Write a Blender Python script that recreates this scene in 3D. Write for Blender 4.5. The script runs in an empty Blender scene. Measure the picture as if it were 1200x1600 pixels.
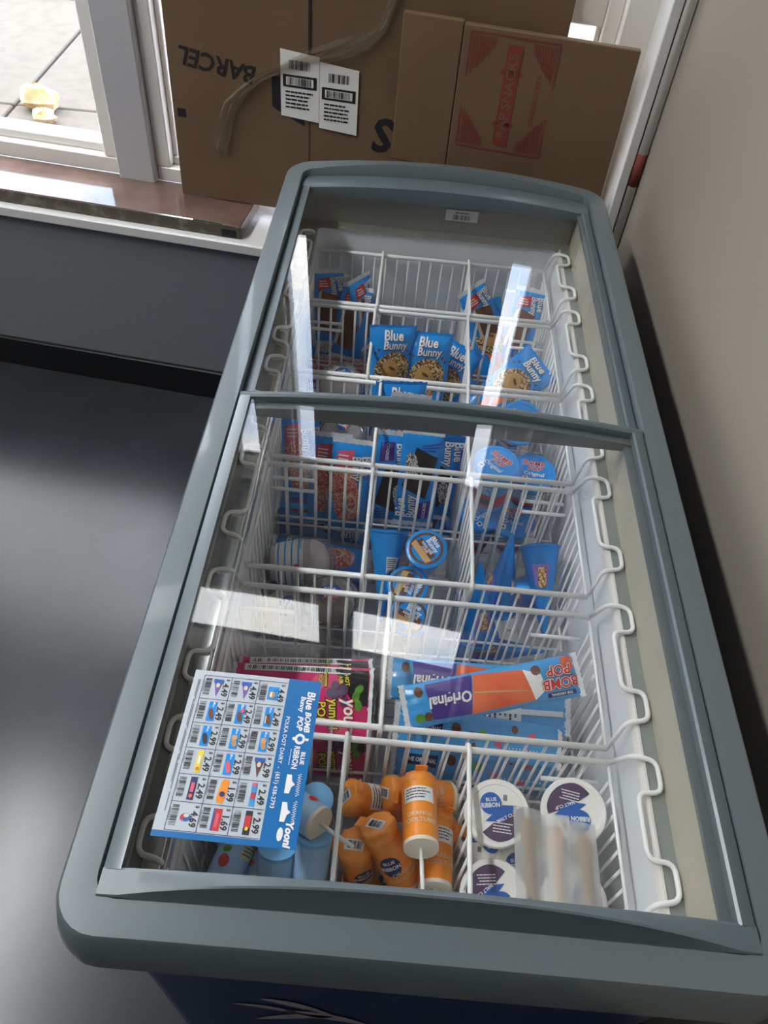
import bpy, math, random
from mathutils import Vector, Matrix, Euler
random.seed(7)
SC = bpy.context.scene
COL = SC.collection
PI = math.pi

# ------------------------------------------------------------------ camera
def make_camera():
    yaw, pitch, roll, f = 0.0165, 0.8502, 0.1077, 1207.8
    cy, sy, cp, sp = math.cos(yaw), math.sin(yaw), math.cos(pitch), math.sin(pitch)
    fw = Vector((sy*cp, cy*cp, -sp)); r = Vector((cy, -sy, 0)); u = r.cross(fw)
    cr, sr = math.cos(roll), math.sin(roll)
    r2 = cr*r + sr*u; u2 = -sr*r + cr*u
    cam = bpy.data.cameras.new('camera'); o = bpy.data.objects.new('camera', cam); COL.objects.link(o)
    m = Matrix((r2, u2, -fw)).transposed().to_4x4(); m.translation = Vector((-0.0888, -0.2181, 1.6723))
    o.matrix_world = m
    cam.sensor_fit = 'VERTICAL'; cam.sensor_height = 36.0; cam.lens = f/1600*36.0
    cam.clip_start = 0.02; cam.clip_end = 200
    SC.camera = o
make_camera()

# ------------------------------------------------------------------ sky, sun, exposure
def make_world():
    w = bpy.data.worlds.new('sky'); SC.world = w; w.use_nodes = True
    n, l = w.node_tree.nodes, w.node_tree.links
    n.clear()
    out = n.new('ShaderNodeOutputWorld'); bg = n.new('ShaderNodeBackground')
    tc = n.new('ShaderNodeTexCoord'); no = n.new('ShaderNodeTexNoise'); ra = n.new('ShaderNodeValToRGB')
    no.inputs['Scale'].default_value = 3.2; no.inputs['Detail'].default_value = 5; no.inputs['Roughness'].default_value = .55
    ra.color_ramp.elements[0].position = .42; ra.color_ramp.elements[0].color = (.50, .66, 1.0, 1)
    ra.color_ramp.elements[1].position = .60; ra.color_ramp.elements[1].color = (1.25, 1.2, 1.15, 1)
    l.new(tc.outputs['Generated'], no.inputs['Vector']); l.new(no.outputs['Fac'], ra.inputs['Fac'])
    l.new(ra.outputs['Color'], bg.inputs['Color']); bg.inputs['Strength'].default_value = 6.2
    l.new(bg.outputs['Background'], out.inputs['Surface'])
make_world()
TW = Vector((math.cos(-.1096), math.sin(-.1096), 0)); NW = Vector((-TW.y, TW.x, 0))
def WP(u, o, z): return TW*u + NW*o + Vector((0, 0, z))      # window wall frame: along, outwards, up
def make_sun():
    s = bpy.data.lights.new('sun', 'SUN'); s.energy = 1.3; s.angle = math.radians(.6); s.color = (1, .96, .9)
    o = bpy.data.objects.new('sun', s); COL.objects.link(o)
    d = (TW*0.62 - NW*0.07 - Vector((0, 0, .78))).normalized()      # travels along the facade, hardly inwards
    o.rotation_euler = d.to_track_quat('-Z', 'Y').to_euler(); o.location = (-6, 8, 10)
make_sun()
SC.view_settings.view_transform = 'Standard'; SC.view_settings.look = 'None'
SC.view_settings.gamma = 1; SC.view_settings.exposure = 0.40
SC.view_settings.use_curve_mapping = False

# ------------------------------------------------------------------ helpers
def lin(c):
    return tuple(((v/255)/12.92 if v/255 <= .04045 else ((v/255+.055)/1.055)**2.4) for v in c)
MATS = {}
def mat(name, rgb, rough=.5, metal=0, coat=0, bump=None, spec=.5, noise=None, sheen=0, alpha=None):
    """rgb in 0-255 sRGB; bump=(scale,strength); noise=(rgb2,scale,lo,hi)"""
    m = bpy.data.materials.new(name); m.use_nodes = True
    nt = m.node_tree; b = nt.nodes['Principled BSDF']
    b.inputs['Base Color'].default_value = (*lin(rgb), 1); b.inputs['Roughness'].default_value = rough
    b.inputs['Metallic'].default_value = metal; b.inputs['Coat Weight'].default_value = coat
    b.inputs['Coat Roughness'].default_value = .12; b.inputs['Specular IOR Level'].default_value = spec
    tc = nt.nodes.new('ShaderNodeTexCoord')
    if noise:
        no = nt.nodes.new('ShaderNodeTexNoise'); no.inputs['Scale'].default_value = noise[1]; no.inputs['Detail'].default_value = 4
        ra = nt.nodes.new('ShaderNodeValToRGB'); e = ra.color_ramp.elements
        e[0].position, e[1].position = noise[2], noise[3]; e[0].color = (*lin(rgb), 1); e[1].color = (*lin(noise[0]), 1)
        nt.links.new(tc.outputs['Object'], no.inputs['Vector']); nt.links.new(no.outputs['Fac'], ra.inputs['Fac'])
        nt.links.new(ra.outputs['Color'], b.inputs['Base Color'])
    if bump:
        no = nt.nodes.new('ShaderNodeTexNoise'); no.inputs['Scale'].default_value = bump[0]; no.inputs['Detail'].default_value = 3
        bu = nt.nodes.new('ShaderNodeBump'); bu.inputs['Strength'].default_value = bump[1]; bu.inputs['Distance'].default_value = .003
        nt.links.new(tc.outputs['Object'], no.inputs['Vector']); nt.links.new(no.outputs['Fac'], bu.inputs['Height'])
        nt.links.new(bu.outputs['Normal'], b.inputs['Normal'])
    MATS[name] = m; return m
def speckle(name, cols, scale, rough=.6):
    m = bpy.data.materials.new(name); m.use_nodes = True; nt = m.node_tree; b = nt.nodes['Principled BSDF']
    tc = nt.nodes.new('ShaderNodeTexCoord'); vo = nt.nodes.new('ShaderNodeTexVoronoi'); vo.inputs['Scale'].default_value = scale
    sp = nt.nodes.new('ShaderNodeSeparateColor'); ra = nt.nodes.new('ShaderNodeValToRGB'); ra.color_ramp.interpolation = 'CONSTANT'
    e = ra.color_ramp.elements
    while len(e) < len(cols): e.new(.5)
    for i, c in enumerate(cols): e[i].position = i/len(cols); e[i].color = (*lin(c), 1)
    nt.links.new(tc.outputs['Object'], vo.inputs['Vector']); nt.links.new(vo.outputs['Color'], sp.inputs['Color'])
    nt.links.new(sp.outputs['Red'], ra.inputs['Fac']); nt.links.new(ra.outputs['Color'], b.inputs['Base Color'])
    b.inputs['Roughness'].default_value = rough; b.inputs['Coat Weight'].default_value = .3
    MATS[name] = m; return m
def clear(name, tint=(1, 1, 1), f0=.04, rough=.0, milky=0.0, milk=(230, 230, 230)):
    """thin clear sheet: see-through with a Fresnel mirror on top, the same for every kind of ray"""
    m = bpy.data.materials.new(name); m.use_nodes = True; nt = m.node_tree; nt.nodes.clear()
    out = nt.nodes.new('ShaderNodeOutputMaterial'); tr = nt.nodes.new('ShaderNodeBsdfTransparent'); gl = nt.nodes.new('ShaderNodeBsdfGlossy')
    tr.inputs['Color'].default_value = (*tint, 1); gl.inputs['Roughness'].default_value = rough
    lw = nt.nodes.new('ShaderNodeLayerWeight'); lw.inputs['Blend'].default_value = .5
    po = nt.nodes.new('ShaderNodeMath'); po.operation = 'POWER'; po.inputs[1].default_value = 5
    ma = nt.nodes.new('ShaderNodeMath'); ma.operation = 'MULTIPLY_ADD'; ma.inputs[1].default_value = 1-f0; ma.inputs[2].default_value = f0
    mx = nt.nodes.new('ShaderNodeMixShader')
    nt.links.new(lw.outputs['Facing'], po.inputs[0]); nt.links.new(po.outputs[0], ma.inputs[0]); nt.links.new(ma.outputs[0], mx.inputs[0])
    base = tr.outputs[0]
    if milky:
        di = nt.nodes.new('ShaderNodeBsdfDiffuse'); di.inputs['Color'].default_value = (*lin(milk), 1)
        m2 = nt.nodes.new('ShaderNodeMixShader'); m2.inputs[0].default_value = milky
        nt.links.new(tr.outputs[0], m2.inputs[1]); nt.links.new(di.outputs[0], m2.inputs[2]); base = m2.outputs[0]
    nt.links.new(base, mx.inputs[1]); nt.links.new(gl.outputs[0], mx.inputs[2]); nt.links.new(mx.outputs[0], out.inputs['Surface'])
    MATS[name] = m; return m

class MB:
    def __init__(s): s.v = []; s.f = []
    def add(s, vs, fs):
        b = len(s.v); s.v += [tuple(p) for p in vs]; s.f += [tuple(i+b for i in f) for f in fs]; return s
    def box(s, x0, x1, y0, y1, z0, z1, T=None):
        vs = [Vector((x, y, z)) for z in (z0, z1) for y in (y0, y1) for x in (x0, x1)]
        if T: vs = [T(p) for p in vs]
        return s.add(vs, [(0, 2, 3, 1), (4, 5, 7, 6), (0, 1, 5, 4), (2, 6, 7, 3), (0, 4, 6, 2), (1, 3, 7, 5)])
    def bbox(s, x0, x1, y0, y1, z0, z1, b=.004, T=None):
        """box with chamfered edges"""
        vs = []; P = lambda x, y, z: vs.append(Vector((x, y, z)))
        for (z, d) in ((z0, b), (z0+b, 0), (z1-b, 0), (z1, b)):
            for (x, y) in ((x0+d+b, y0+d), (x1-d-b, y0+d), (x1-d, y0+d+b), (x1-d, y1-d-b), (x1-d-b, y1-d), (x0+d+b, y1-d), (x0+d, y1-d-b), (x0+d, y0+d+b)): P(x, y, z)
        if T: vs = [T(p) for p in vs]
        fs = [tuple(range(7, -1, -1)), tuple(range(24, 32))]
        for k in range(3):
            for i in range(8): j = (i+1) % 8; fs.append((k*8+i, k*8+j, k*8+8+j, k*8+8+i))
        return s.add(vs, fs)
    def loft(s, loops, close=True, cap0=False, cap1=False):
        n = len(loops[0]); vs = [p for L in loops for p in L]; fs = []
        for k in range(len(loops)-1):
            for i in range(n if close else n-1):
                j = (i+1) % n; fs.append((k*n+i, k*n+j, k*n+n+j, k*n+n+i))
        if cap0: fs.append(tuple(range(n-1, -1, -1)))
        if cap1: fs.append(tuple(range((len(loops)-1)*n, len(loops)*n)))
        return s.add(vs, fs)
    def tube(s, path, r, n=6, closed=False):
        P = [Vector(p) for p in path]; L = []; m = len(P); up = None
        for i in range(m):
            a = P[i-1] if (i or closed) else P[0]; c = P[(i+1) % m] if (i < m-1 or closed) else P[-1]
            t = (c-a).normalized()
            if up is None:
                up = Vector((0, 0, 1)) if abs(t.z) < .9 else Vector((1, 0, 0))
            x = t.cross(up)
            if x.length < 1e-4: x = t.cross(Vector((1, .3, 0)))
            x.normalize(); y = x.cross(t); up = y
            L.append([P[i] + r*(math.cos(2*PI*k/n)*x + math.sin(2*PI*k/n)*y) for k in range(n)])
        if closed: L.append(L[0]); return s.loft(L)
        return s.loft(L, cap0=True, cap1=True)
    def lathe(s, prof, n=28, T=None, wob=None):
        L = []
        for (r, z) in prof:
            ring = []
            for k in range(n):
                a = 2*PI*k/n; rr = r*(1 if not wob else wob(a, z)); p = Vector((rr*math.cos(a), rr*math.sin(a), z)); ring.append(T(p) if T else p)
            L.append(ring)
        return s.loft(L, cap0=prof[0][0] > 0, cap1=prof[-1][0] > 0)
    def poly(s, pts, fn): return s.add([fn(x, y) for x, y in pts], [tuple(range(len(pts)))])
    def quad(s, c, fn, nu=6, nv=6):
        """bilinear patch of four 2D corners mapped by fn"""
        vs = []
        for j in range(nv+1):
            for i in range(nu+1):
                u, v = i/nu, j/nv
                x = (1-v)*((1-u)*c[0][0]+u*c[1][0]) + v*((1-u)*c[3][0]+u*c[2][0])
                y = (1-v)*((1-u)*c[0][1]+u*c[1][1]) + v*((1-u)*c[3][1]+u*c[2][1])
                vs.append(fn(x, y))
        fs = [(j*(nu+1)+i, j*(nu+1)+i+1, (j+1)*(nu+1)+i+1, (j+1)*(nu+1)+i) for j in range(nv) for i in range(nu)]
        return s.add(vs, fs)
    def rect(s, x0, x1, y0, y1, fn, nu=1, nv=1): return s.quad(((x0, y0), (x1, y0), (x1, y1), (x0, y1)), fn, nu, nv)
    def blob(s, cx, cy, rx, ry, fn, rot=0, n=20, rings=3, pw=2.0, jag=0, r0=0, a0=0, a1=2*PI):
        vs = []; fs = []; co, si = math.cos(rot), math.sin(rot); full = abs(a1-a0-2*PI) < 1e-6; m = n if full else n+1
        for k in range(rings+1):
            q = r0+(1-r0)*k/rings
            for i in range(m):
                a = a0+(a1-a0)*i/n; c, d = math.cos(a), math.sin(a)
                e = math.copysign(abs(c)**(2/pw), c)*rx*q; g = math.copysign(abs(d)**(2/pw), d)*ry*q
                if jag and k == rings: h = 1+jag*math.sin(i*12.9898+cx*991)*1.0; e *= h; g *= h
                vs.append(fn(cx+co*e-si*g, cy+si*e+co*g))
        for k in range(rings):
            for i in range(n):
                j = (i+1) % m; fs.append((k*m+i, k*m+m+i, k*m+m+j, k*m+j))
        return s.add(vs, fs)
    def text(s, body, size, x, y, fn, rot=0, shear=0, bold=0, sx=1):
        V, F = text_mesh(body, bold); co, si = math.cos(rot), math.sin(rot); vs = []
        for (a, b) in V:
            a, b = (a+shear*b)*size*sx, b*size
            vs.append(fn(x+co*a-si*b, y+si*a+co*b))
        return s.add(vs, F)
    def bars(s, x0, x1, y0, y1, fn, n=18, seed=1, horiz=False):
        rn = random.Random(seed); t = 0; span = (x1-x0) if not horiz else (y1-y0); step = span/n
        for i in range(n):
            w = step*rn.choice((.25, .4, .6, .75))
            if not horiz: s.rect(x0+i*step, x0+i*step+w, y0, y1, fn)
            else: s.rect(x0, x1, y0+i*step, y0+i*step+w, fn)
        return s
    def lines(s, x0, x1, y0, y1, fn, n=4, seed=2, th=.45):
        rn = random.Random(seed); st = (y1-y0)/n
        for i in range(n):
            y = y1-(i+.5)*st; xx = x0
            xe = x0+(x1-x0)*rn.uniform(.7, 1)
            while xx < xe:
                w = rn.uniform(.06, .2)*(x1-x0); s.rect(xx, min(xx+w, xe), y-st*th/2, y+st*th/2, fn); xx += w+.02*(x1-x0)
        return s
    def build(s, name, m, parent=None, smooth=False, auto=None):
        me = bpy.data.meshes.new(name); me.from_pydata(s.v, [], s.f); me.update()
        if isinstance(m, str): m = MATS[m]
        me.materials.append(m)
        if smooth:
            me.shade_smooth()
            if auto: me.set_sharp_from_angle(angle=math.radians(auto))
        o = bpy.data.objects.new(name, me); COL.objects.link(o)
        if parent is not None: o.parent = parent
        return o
TXT = {}
def text_mesh(body, bold=0):
    k = (body, bold)
    if k not in TXT:
        cu = bpy.data.curves.new('t', 'FONT'); cu.body = body; cu.size = 1; cu.align_x = 'CENTER'; cu.align_y = 'CENTER'
        cu.resolution_u = 2; cu.offset = bold
        o = bpy.data.objects.new('t', cu); COL.objects.link(o); bpy.context.view_layer.update()
        me = bpy.data.meshes.new_from_object(o.evaluated_get(bpy.context.evaluated_depsgraph_get()))
        TXT[k] = ([(v.co.x, v.co.y) for v in me.vertices], [tuple(p.vertices) for p in me.polygons])
        bpy.data.objects.remove(o); bpy.data.curves.remove(cu); bpy.data.meshes.remove(me)
    return TXT[k]
def thing(name, loc=(0, 0, 0), label=None, cat=None, group=None, kind=None):
    o = bpy.data.objects.new(name, None); COL.objects.link(o); o.location = loc; o.empty_display_size = .02
    return tag(o, label, cat, group, kind)
def tag(o, label=None, cat=None, group=None, kind=None):
    if label: o['label'] = label
    if cat: o['category'] = cat
    if group: o['group'] = group
    if kind: o['kind'] = kind
    return o
def copy_tree(o, parent=None):
    c = o.copy(); COL.objects.link(c); c.parent = parent
    for ch in list(o.children): copy_tree(ch, c)
    return c
USED = set()
def place(proto, loc, rot=(0, 0, 0), label=None, group=None, scale=None, m=None):
    """first use moves the prototype itself, later ones copy it"""
    o = proto
    if proto.name in USED: o = copy_tree(proto)
    else: USED.add(proto.name)
    if m is not None: o.matrix_world = m
    else:
        o.location = loc; o.rotation_euler = rot
        if scale: o.scale = (scale,)*3
    if label: o['label'] = label
    if group: o['group'] = group
    if proto.name in BALLS: PLACED.append((o, BALLS[proto.name]))
    return o
BALLS, PLACED = {}, []
def aim(a, b, roll=0):
    """matrix whose origin is a and local +z points to b"""
    a, b = Vector(a), Vector(b); z = (b-a).normalized(); q = z.to_track_quat('Z', 'Y')
    return Matrix.Translation(a) @ q.to_matrix().to_4x4() @ Matrix.Rotation(roll, 4, 'Z')
def frame3(c, xdir, normal):
    """matrix at c with local x along xdir and local z as close to normal as possible"""
    x = Vector(xdir).normalized(); z = Vector(normal); y = z.cross(x).normalized(); z = x.cross(y)
    m = Matrix((x, y, z)).transposed().to_4x4(); m.translation = Vector(c); return m
def fillet(P, r, n=4):
    P = [Vector(p) for p in P]; out = [P[0]]
    for i in range(1, len(P)-1):
        a, b, c = P[i-1], P[i], P[i+1]; d1 = (a-b); d2 = (c-b); k = min(r, d1.length*.49, d2.length*.49)
        p, q = b+d1.normalized()*k, b+d2.normalized()*k
        for j in range(n+1):
            t = j/n; out.append((1-t)**2*p + 2*t*(1-t)*b + t*t*q)
    out.append(P[-1]); return out
for args in [('Blue', 0.012), ('Bunny', .012), ('BOMB', .03), ('POP', .03), ('BOMB', .08), ('POP', .08), ('Original', .02), ('THE ORIGINAL', .02)]: text_mesh(*args)

# ------------------------------------------------------------------ materials
mat('floor', (36, 38, 40), .24, noise=((50, 53, 56), 2.4, .35, .7), bump=(9, .04), spec=.38)
mat('wall_grey', (122, 126, 130), .7, bump=(160, .05))
mat('wall_taupe', (152, 144, 132), .75, bump=(140, .06))
mat('wall_white', (214, 208, 198), .8)
mat('ceiling', (150, 148, 144), .9)
mat('black_base', (20, 20, 22), .4)
mat('trim_white', (226, 224, 220), .35)
mat('vinyl_white', (236, 232, 225), .3)
mat('mullion', (190, 188, 190), .45)
mat('slab_brown', (104, 82, 74), .07, noise=((128, 104, 94), 6, .4, .65), coat=.4)
mat('slab_raw', (92, 84, 72), .8, noise=((130, 126, 112), 30, .5, .75))
mat('tape_green', (70, 96, 66), .5)
mat('concrete', (106, 97, 86), .9, noise=((96, 88, 78), 14, .45, .75), bump=(60, .2))
mat('joint', (96, 88, 80), .95)
mat('asphalt', (120, 116, 112), .95, noise=((140, 136, 130), 50, .4, .7))
mat('rock', (196, 160, 112), .9, noise=((222, 196, 156), 14, .4, .6), bump=(30, .6))
mat('card', (112, 88, 63), .8, noise=((102, 79, 56), 5, .4, .7))
mat('card_edge', (84, 64, 46), .85)
mat('ink_black', (30, 28, 32), .6)
mat('ink_red', (124, 52, 42), .7)
mat('label_white', (232, 230, 226), .5)
mat('grey_plastic', (100, 110, 113), .36, bump=(400, .02), coat=.12)
mat('grey_lid', (94, 105, 109), .36, coat=.12)
MATS['grey_plastic'].node_tree.nodes['Principled BSDF'].inputs['Coat Weight'].default_value = .35
MATS['grey_plastic'].node_tree.nodes['Principled BSDF'].inputs['Coat Roughness'].default_value = .05
mat('dark_gap', (18, 20, 22), .7); mat('band_dark', (70, 68, 66), .6)
mat('throat', (196, 190, 172), .35, noise=((186, 180, 164), 8, .4, .7))
mat('ledge_steel', (224, 226, 224), .16, metal=.85)
mat('ledge_grey', (138, 144, 140), .35)
mat('liner', (236, 238, 240), .38, bump=(24, .12))
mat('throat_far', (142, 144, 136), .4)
mat('body_blue', (8, 46, 100), .4, coat=.2)
mat('body_print', (170, 160, 158), .5)
mat('wire', (248, 248, 246), .35, coat=.2)
clear('pane', (.97, .985, .98), .045)
clear('lid_glass', (.992, .996, .994), .05)
clear('clear_plastic', (.93, .94, .95), .06, .08, milky=.12)
clear('tape_clear', (.93, .9, .84), .14, .06, milky=.10, milk=(200, 180, 150))
clear('sleeve_paper', (.8, .8, .8), .03, .4, milky=.26, milk=(245, 245, 242))
B_ = dict(bump=(55, .35))
mat('film_blue', (10, 146, 232), .28, coat=.35, bump=(70, .4))
mat('film_navy', (22, 84, 176), .28, coat=.4, bump=(70, .4))
mat('film_sky', (66, 160, 224), .28, coat=.4, bump=(70, .35))
mat('film_white', (226, 230, 232), .3, coat=.3, bump=(60, .4))
mat('film_pink', (214, 40, 110), .28, coat=.4, bump=(60, .35))
mat('film_black', (30, 26, 30), .3, coat=.3, bump=(60, .3))
mat('foil_blue', (16, 140, 226), .26, metal=.55, bump=(40, .25))
mat('card_blue', (20, 110, 176), .3); mat('card_white', (192, 200, 208), .35); mat('p_white', (240, 240, 238), .45); mat('p_blue', (22, 92, 178), .45); mat('p_navy', (30, 38, 96), .45)
mat('p_red', (206, 44, 44), .45); mat('p_purple', (78, 56, 140), .45); mat('p_brown', (96, 56, 40), .5, noise=((120, 74, 52), 60, .4, .7))
mat('p_cream', (222, 208, 178), .5); mat('p_orange', (226, 92, 48), .4, noise=((236, 120, 70), 20, .4, .7)); mat('p_yellow', (236, 214, 40), .5)
mat('p_black', (36, 32, 34), .5); mat('p_green', (92, 150, 50), .5); mat('p_plum', (74, 50, 88), .5); mat('p_caramel', (190, 146, 86), .4)
mat('p_pink', (222, 90, 110), .5); mat('p_tan', (206, 164, 104), .5); mat('p_grey', (120, 124, 128), .5); mat('p_lilac', (120, 90, 170), .5)
speckle('crunch_pink', [(206, 92, 84), (228, 150, 130), (190, 62, 60), (238, 190, 166)], 420)
speckle('crunch_nut', [(120, 84, 50), (206, 170, 116), (70, 48, 34), (226, 200, 150), (160, 116, 70)], 330)
speckle('crunch_cookie', [(200, 196, 190), (60, 56, 56), (226, 222, 216), (110, 106, 104)], 480)
mat('cup_white', (238, 236, 230), .4); mat('cup_paleblue', (150, 196, 236), .4)
mat('tube_orange', (250, 152, 36), .35, coat=.2, noise=((246, 138, 26), 20, .4, .7)); mat('tube_cap', (255, 158, 60), .4, bump=(90, .6))
mat('tube_blue', (164, 204, 240), .35, coat=.2); mat('tube_lid', (120, 184, 232), .35); mat('tube_end', (236, 226, 208), .4)
mat('wood', (206, 164, 118), .6, noise=((190, 146, 100), 20, .4, .7))
mat('cream_pink', (226, 206, 198), .5, noise=((244, 236, 228), 18, .4, .6)); mat('cream_choc', (96, 62, 48), .5, noise=((232, 222, 206), 16, .45, .6))
mat('cup_black', (40, 38, 40), .3)
mat('barcode', (30, 30, 32), .6)
mat('lamp_metal', (210, 210, 208), .5)
em = bpy.data.materials.new('lamp_glow'); em.use_nodes = True
em.node_tree.nodes['Principled BSDF'].inputs['Emission Color'].default_value = (.97, .99, 1, 1)
em.node_tree.nodes['Principled BSDF'].inputs['Emission Strength'].default_value = 46.0
MATS['lamp_glow'] = em

# ------------------------------------------------------------------ room shell
ST = dict(kind='structure')
XR = .46
CEIL = 4.02
XL, YB = -4.4, -3.6
tag(MB().box(XL-.2, XR+.2, YB-.2, 2.2, -.12, 0).build('floor', 'floor'), kind='structure')
def fy(x, o): return (o - x*NW.x)/NW.y                    # y of the facade line at offset o
cp_ = [(XL-.2, YB-.2), (XR+.15, YB-.2), (XR+.15, fy(XR+.15, 1.96)), (XL-.2, fy(XL-.2, 1.96))]
tag(MB().loft([[(x, y, z) for x, y in cp_] for z in (CEIL, CEIL+.15)], cap0=True, cap1=True).build('ceiling', 'ceiling'), kind='structure')
tag(MB().box(XR, XR+.15, YB-.2, 1.95, 0, CEIL).build('wall_right', 'wall_taupe'), kind='structure')
tag(MB().box(XL-.15, XL, YB-.2, 2.4, 0, CEIL).build('wall_left', 'wall_white'), kind='structure')
tag(MB().box(XL, XR, YB-.15, YB, 0, CEIL).build('wall_front', 'wall_grey'), kind='structure')
T = lambda p: WP(p.x, p.y, p.z)
UL, UR = -4.7, .29
OI, OW = 1.60, 1.81              # inner wall face, window plane
b = MB(); b.box(UL, UR, OI, 1.96, 0, .535, T)
tag(b.build('wall_back', 'wall_grey'), kind='structure')
HB, HT2, CT = 2.32, 3.08, 3.74         # header band bottom, top, clerestory top
b = MB(); b.box(UL, UR, 1.78, 1.96, HB, HT2, T); b.box(UL, UR, 1.78, 1.96, CT, CEIL, T); b.box(UL, -2.60, 1.78, 1.96, .565, CT, T)
tag(b.build('wall_header', 'wall_grey'), kind='structure')
tag(MB().bbox(UL, UR, 1.583, 1.83, .535, .566, .004, T).build('trim_1', 'trim_white'), kind='structure')
for k, (ua, ub, za, zb, m_) in enumerate(((-1.095, -.99, .566, HB, 'mullion'), (.155, UR, .566, HB, 'vinyl_white'), (-.79, -.715, .566, HB, 'mullion'), (-.545, -.47, HT2, CT, 'mullion'), (.25, UR, HT2, CT, 'vinyl_white'))):
    tag(MB().bbox(ua, ub, 1.765 if k != 1 else 1.75, 1.93, za, zb, .004, T).build('trim_%d' % (k+2), m_), kind='structure')
b = MB(); b.bbox(UL, UR, OI-.014, OI+.002, 0, .105, .003, T)
tag(b.build('baseboard_back', 'black_base'), kind='structure')
tag(MB().bbox(XR-.013, XR, YB, 1.60, 0, .105, .003).build('baseboard_right', 'black_base'), kind='structure')

def window(name, u0, u1, z0, z1, step=.045, rail=None):
    w = thing(name, WP((u0+u1)/2, OW, z0), kind='structure')
    inv = Matrix.Translation(-Vector(w.location))
    Tm = lambda p: WP(p.x, p.y, p.z) - Vector(w.location)
    def part(nm, m, *boxes):
        b = MB()
        for q in boxes: b.bbox(*q, .003, Tm)
        return b.build(nm, m, w)
    a, c = step, step*.55
    part('frame_bottom', 'vinyl_white', (u0, u1, 1.79, 1.90, z0, z0+a), (u0+a, u1-a, 1.815, 1.88, z0+a, z0+a+c))
    part('frame_top', 'vinyl_white', (u0, u1, 1.79, 1.90, z1-a, z1))
    part('frame_side', 'vinyl_white', (u0, u0+a, 1.79, 1.90, z0+a, z1-a), (u0+a, u0+a+c*.6, 1.82, 1.87, z0+a+c, z1-a))
    part('frame_side', 'vinyl_white', (u1-a, u1, 1.79, 1.90, z0+a, z1-a), (u1-a-c*.6, u1-a, 1.82, 1.87, z0+a+c, z1-a))
    if rail: part('rail', 'vinyl_white', (u0+a, u1-a, 1.80, 1.88, rail[0], rail[1]))
    segs = [(z0+a+c, z1-a)] if not rail else [(z0+a+c, rail[0]), (rail[1], z1-a)]
    for s in segs:
        b = MB(); b.box(u0+a*.8, u1-a*.8, 1.842, 1.848, s[0]-.004, s[1]+.004, Tm); b.build('pane', 'pane', w)
    return w
window('window_1', -2.60, -1.095, .60, HB)
window('window_2', -.99, -.79, .60, HB, .04)
window('window_3', -.715, .155, .60, HB, .035, rail=(1.115, 1.205))
window('window_4', -2.60, -.545, HT2, CT)
window('window_5', -.47, .25, HT2, CT)
def ceiling_light(x, y, label):
    t = thing('ceiling_light', (x, y, CEIL), label, 'ceiling light', 'troffer lights on the ceiling')
    b = MB(); b.bbox(-.16, .16, -.62, .62, -.07, 0, .006); b.build('housing', 'lamp_metal', t)
    b = MB(); b.box(-.14, .14, -.60, .60, -.076, -.0705); b.build('diffuser', 'lamp_glow', t)
for y, w_ in ((-.15, 'second from'), (1.2, 'nearest to')): ceiling_light(-2.3, y, 'long white ceiling light over the aisle, %s the window wall' % w_)
# unseen panel added in the upper window for the dark gap in lid reflections
b = MB(); b.bbox(-.585, .045, 1.776, 1.786, 1.15, HB-.01, .003, T)
sh = b.build('added_window_panel', 'card'); tag(sh, 'flat cardboard panel added over the upper pane of the window above the boxes', 'panel')

# ------------------------------------------------------------------ outside
gw = thing('sidewalk', WP(-1, 5, -.1), kind='structure')
def slabpart(nm, m, us, os, z0, z1):
    b = MB(); b.bbox(us[0], us[1], os[0], os[1], z0, z1, .006, lambda p: gd(p)-Vector(gw.location)); return b.build(nm, m, gw)
# paving joints run nearly square to the facade
ga = math.radians(7.6); GX = TW*math.cos(ga)+NW*math.sin(ga); GY = -TW*math.sin(ga)+NW*math.cos(ga); G0 = WP(-2.41, 3.23, 0)
def gd(p): return G0 + GX*p.x + GY*p.y + Vector((0, 0, p.z))
b = MB(); b.box(-12, 12, -1.15, 14, -.14, -.03, lambda p: gd(p)-Vector(gw.location)); b.build('gravel_bed', 'joint', gw)
for i in range(-3, 4):
    for (y0, y1) in ((-1.15, .2), (.21, 1.78)):
        slabpart('slab', 'concrete', (i*1.6+.008, i*1.6+1.592), (y0+.004, y1), -.06, 0)
slabpart('curb', 'concrete', (-6, 6), (1.80, 1.95), -.1, .03)
b = MB(); b.box(-12, 12, 1.97, 14, -.1, -.02, lambda p: gd(p)-Vector(gw.location)); b.build('roadway', 'asphalt', gw)
def rock(loc, r, seed, label):
    rn = random.Random(seed); b = MB(); L = []
    for k in range(7):
        t = PI*(k+.0)/6; ring = []
        for i in range(9):
            a = 2*PI*i/9; q = r*(1+rn.uniform(-.2, .2)); ring.append((q*math.sin(t)*math.cos(a)*1.15, q*math.sin(t)*math.sin(a)*.8, r*.62-q*math.cos(t)*.72))
        L.append(ring)
    b.loft(L, cap0=True, cap1=True)
    o = b.build('rock', 'rock'); o.location = loc; tag(o, label, 'rock'); return o
rock(WP(-2.29, 3.42, 0), .085, 3, 'larger sandy tan rock lying on the concrete outside the window')
rock(WP(-2.21, 3.29, 0), .05, 5, 'smaller pale tan rock in front of the larger rock outside')

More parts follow.
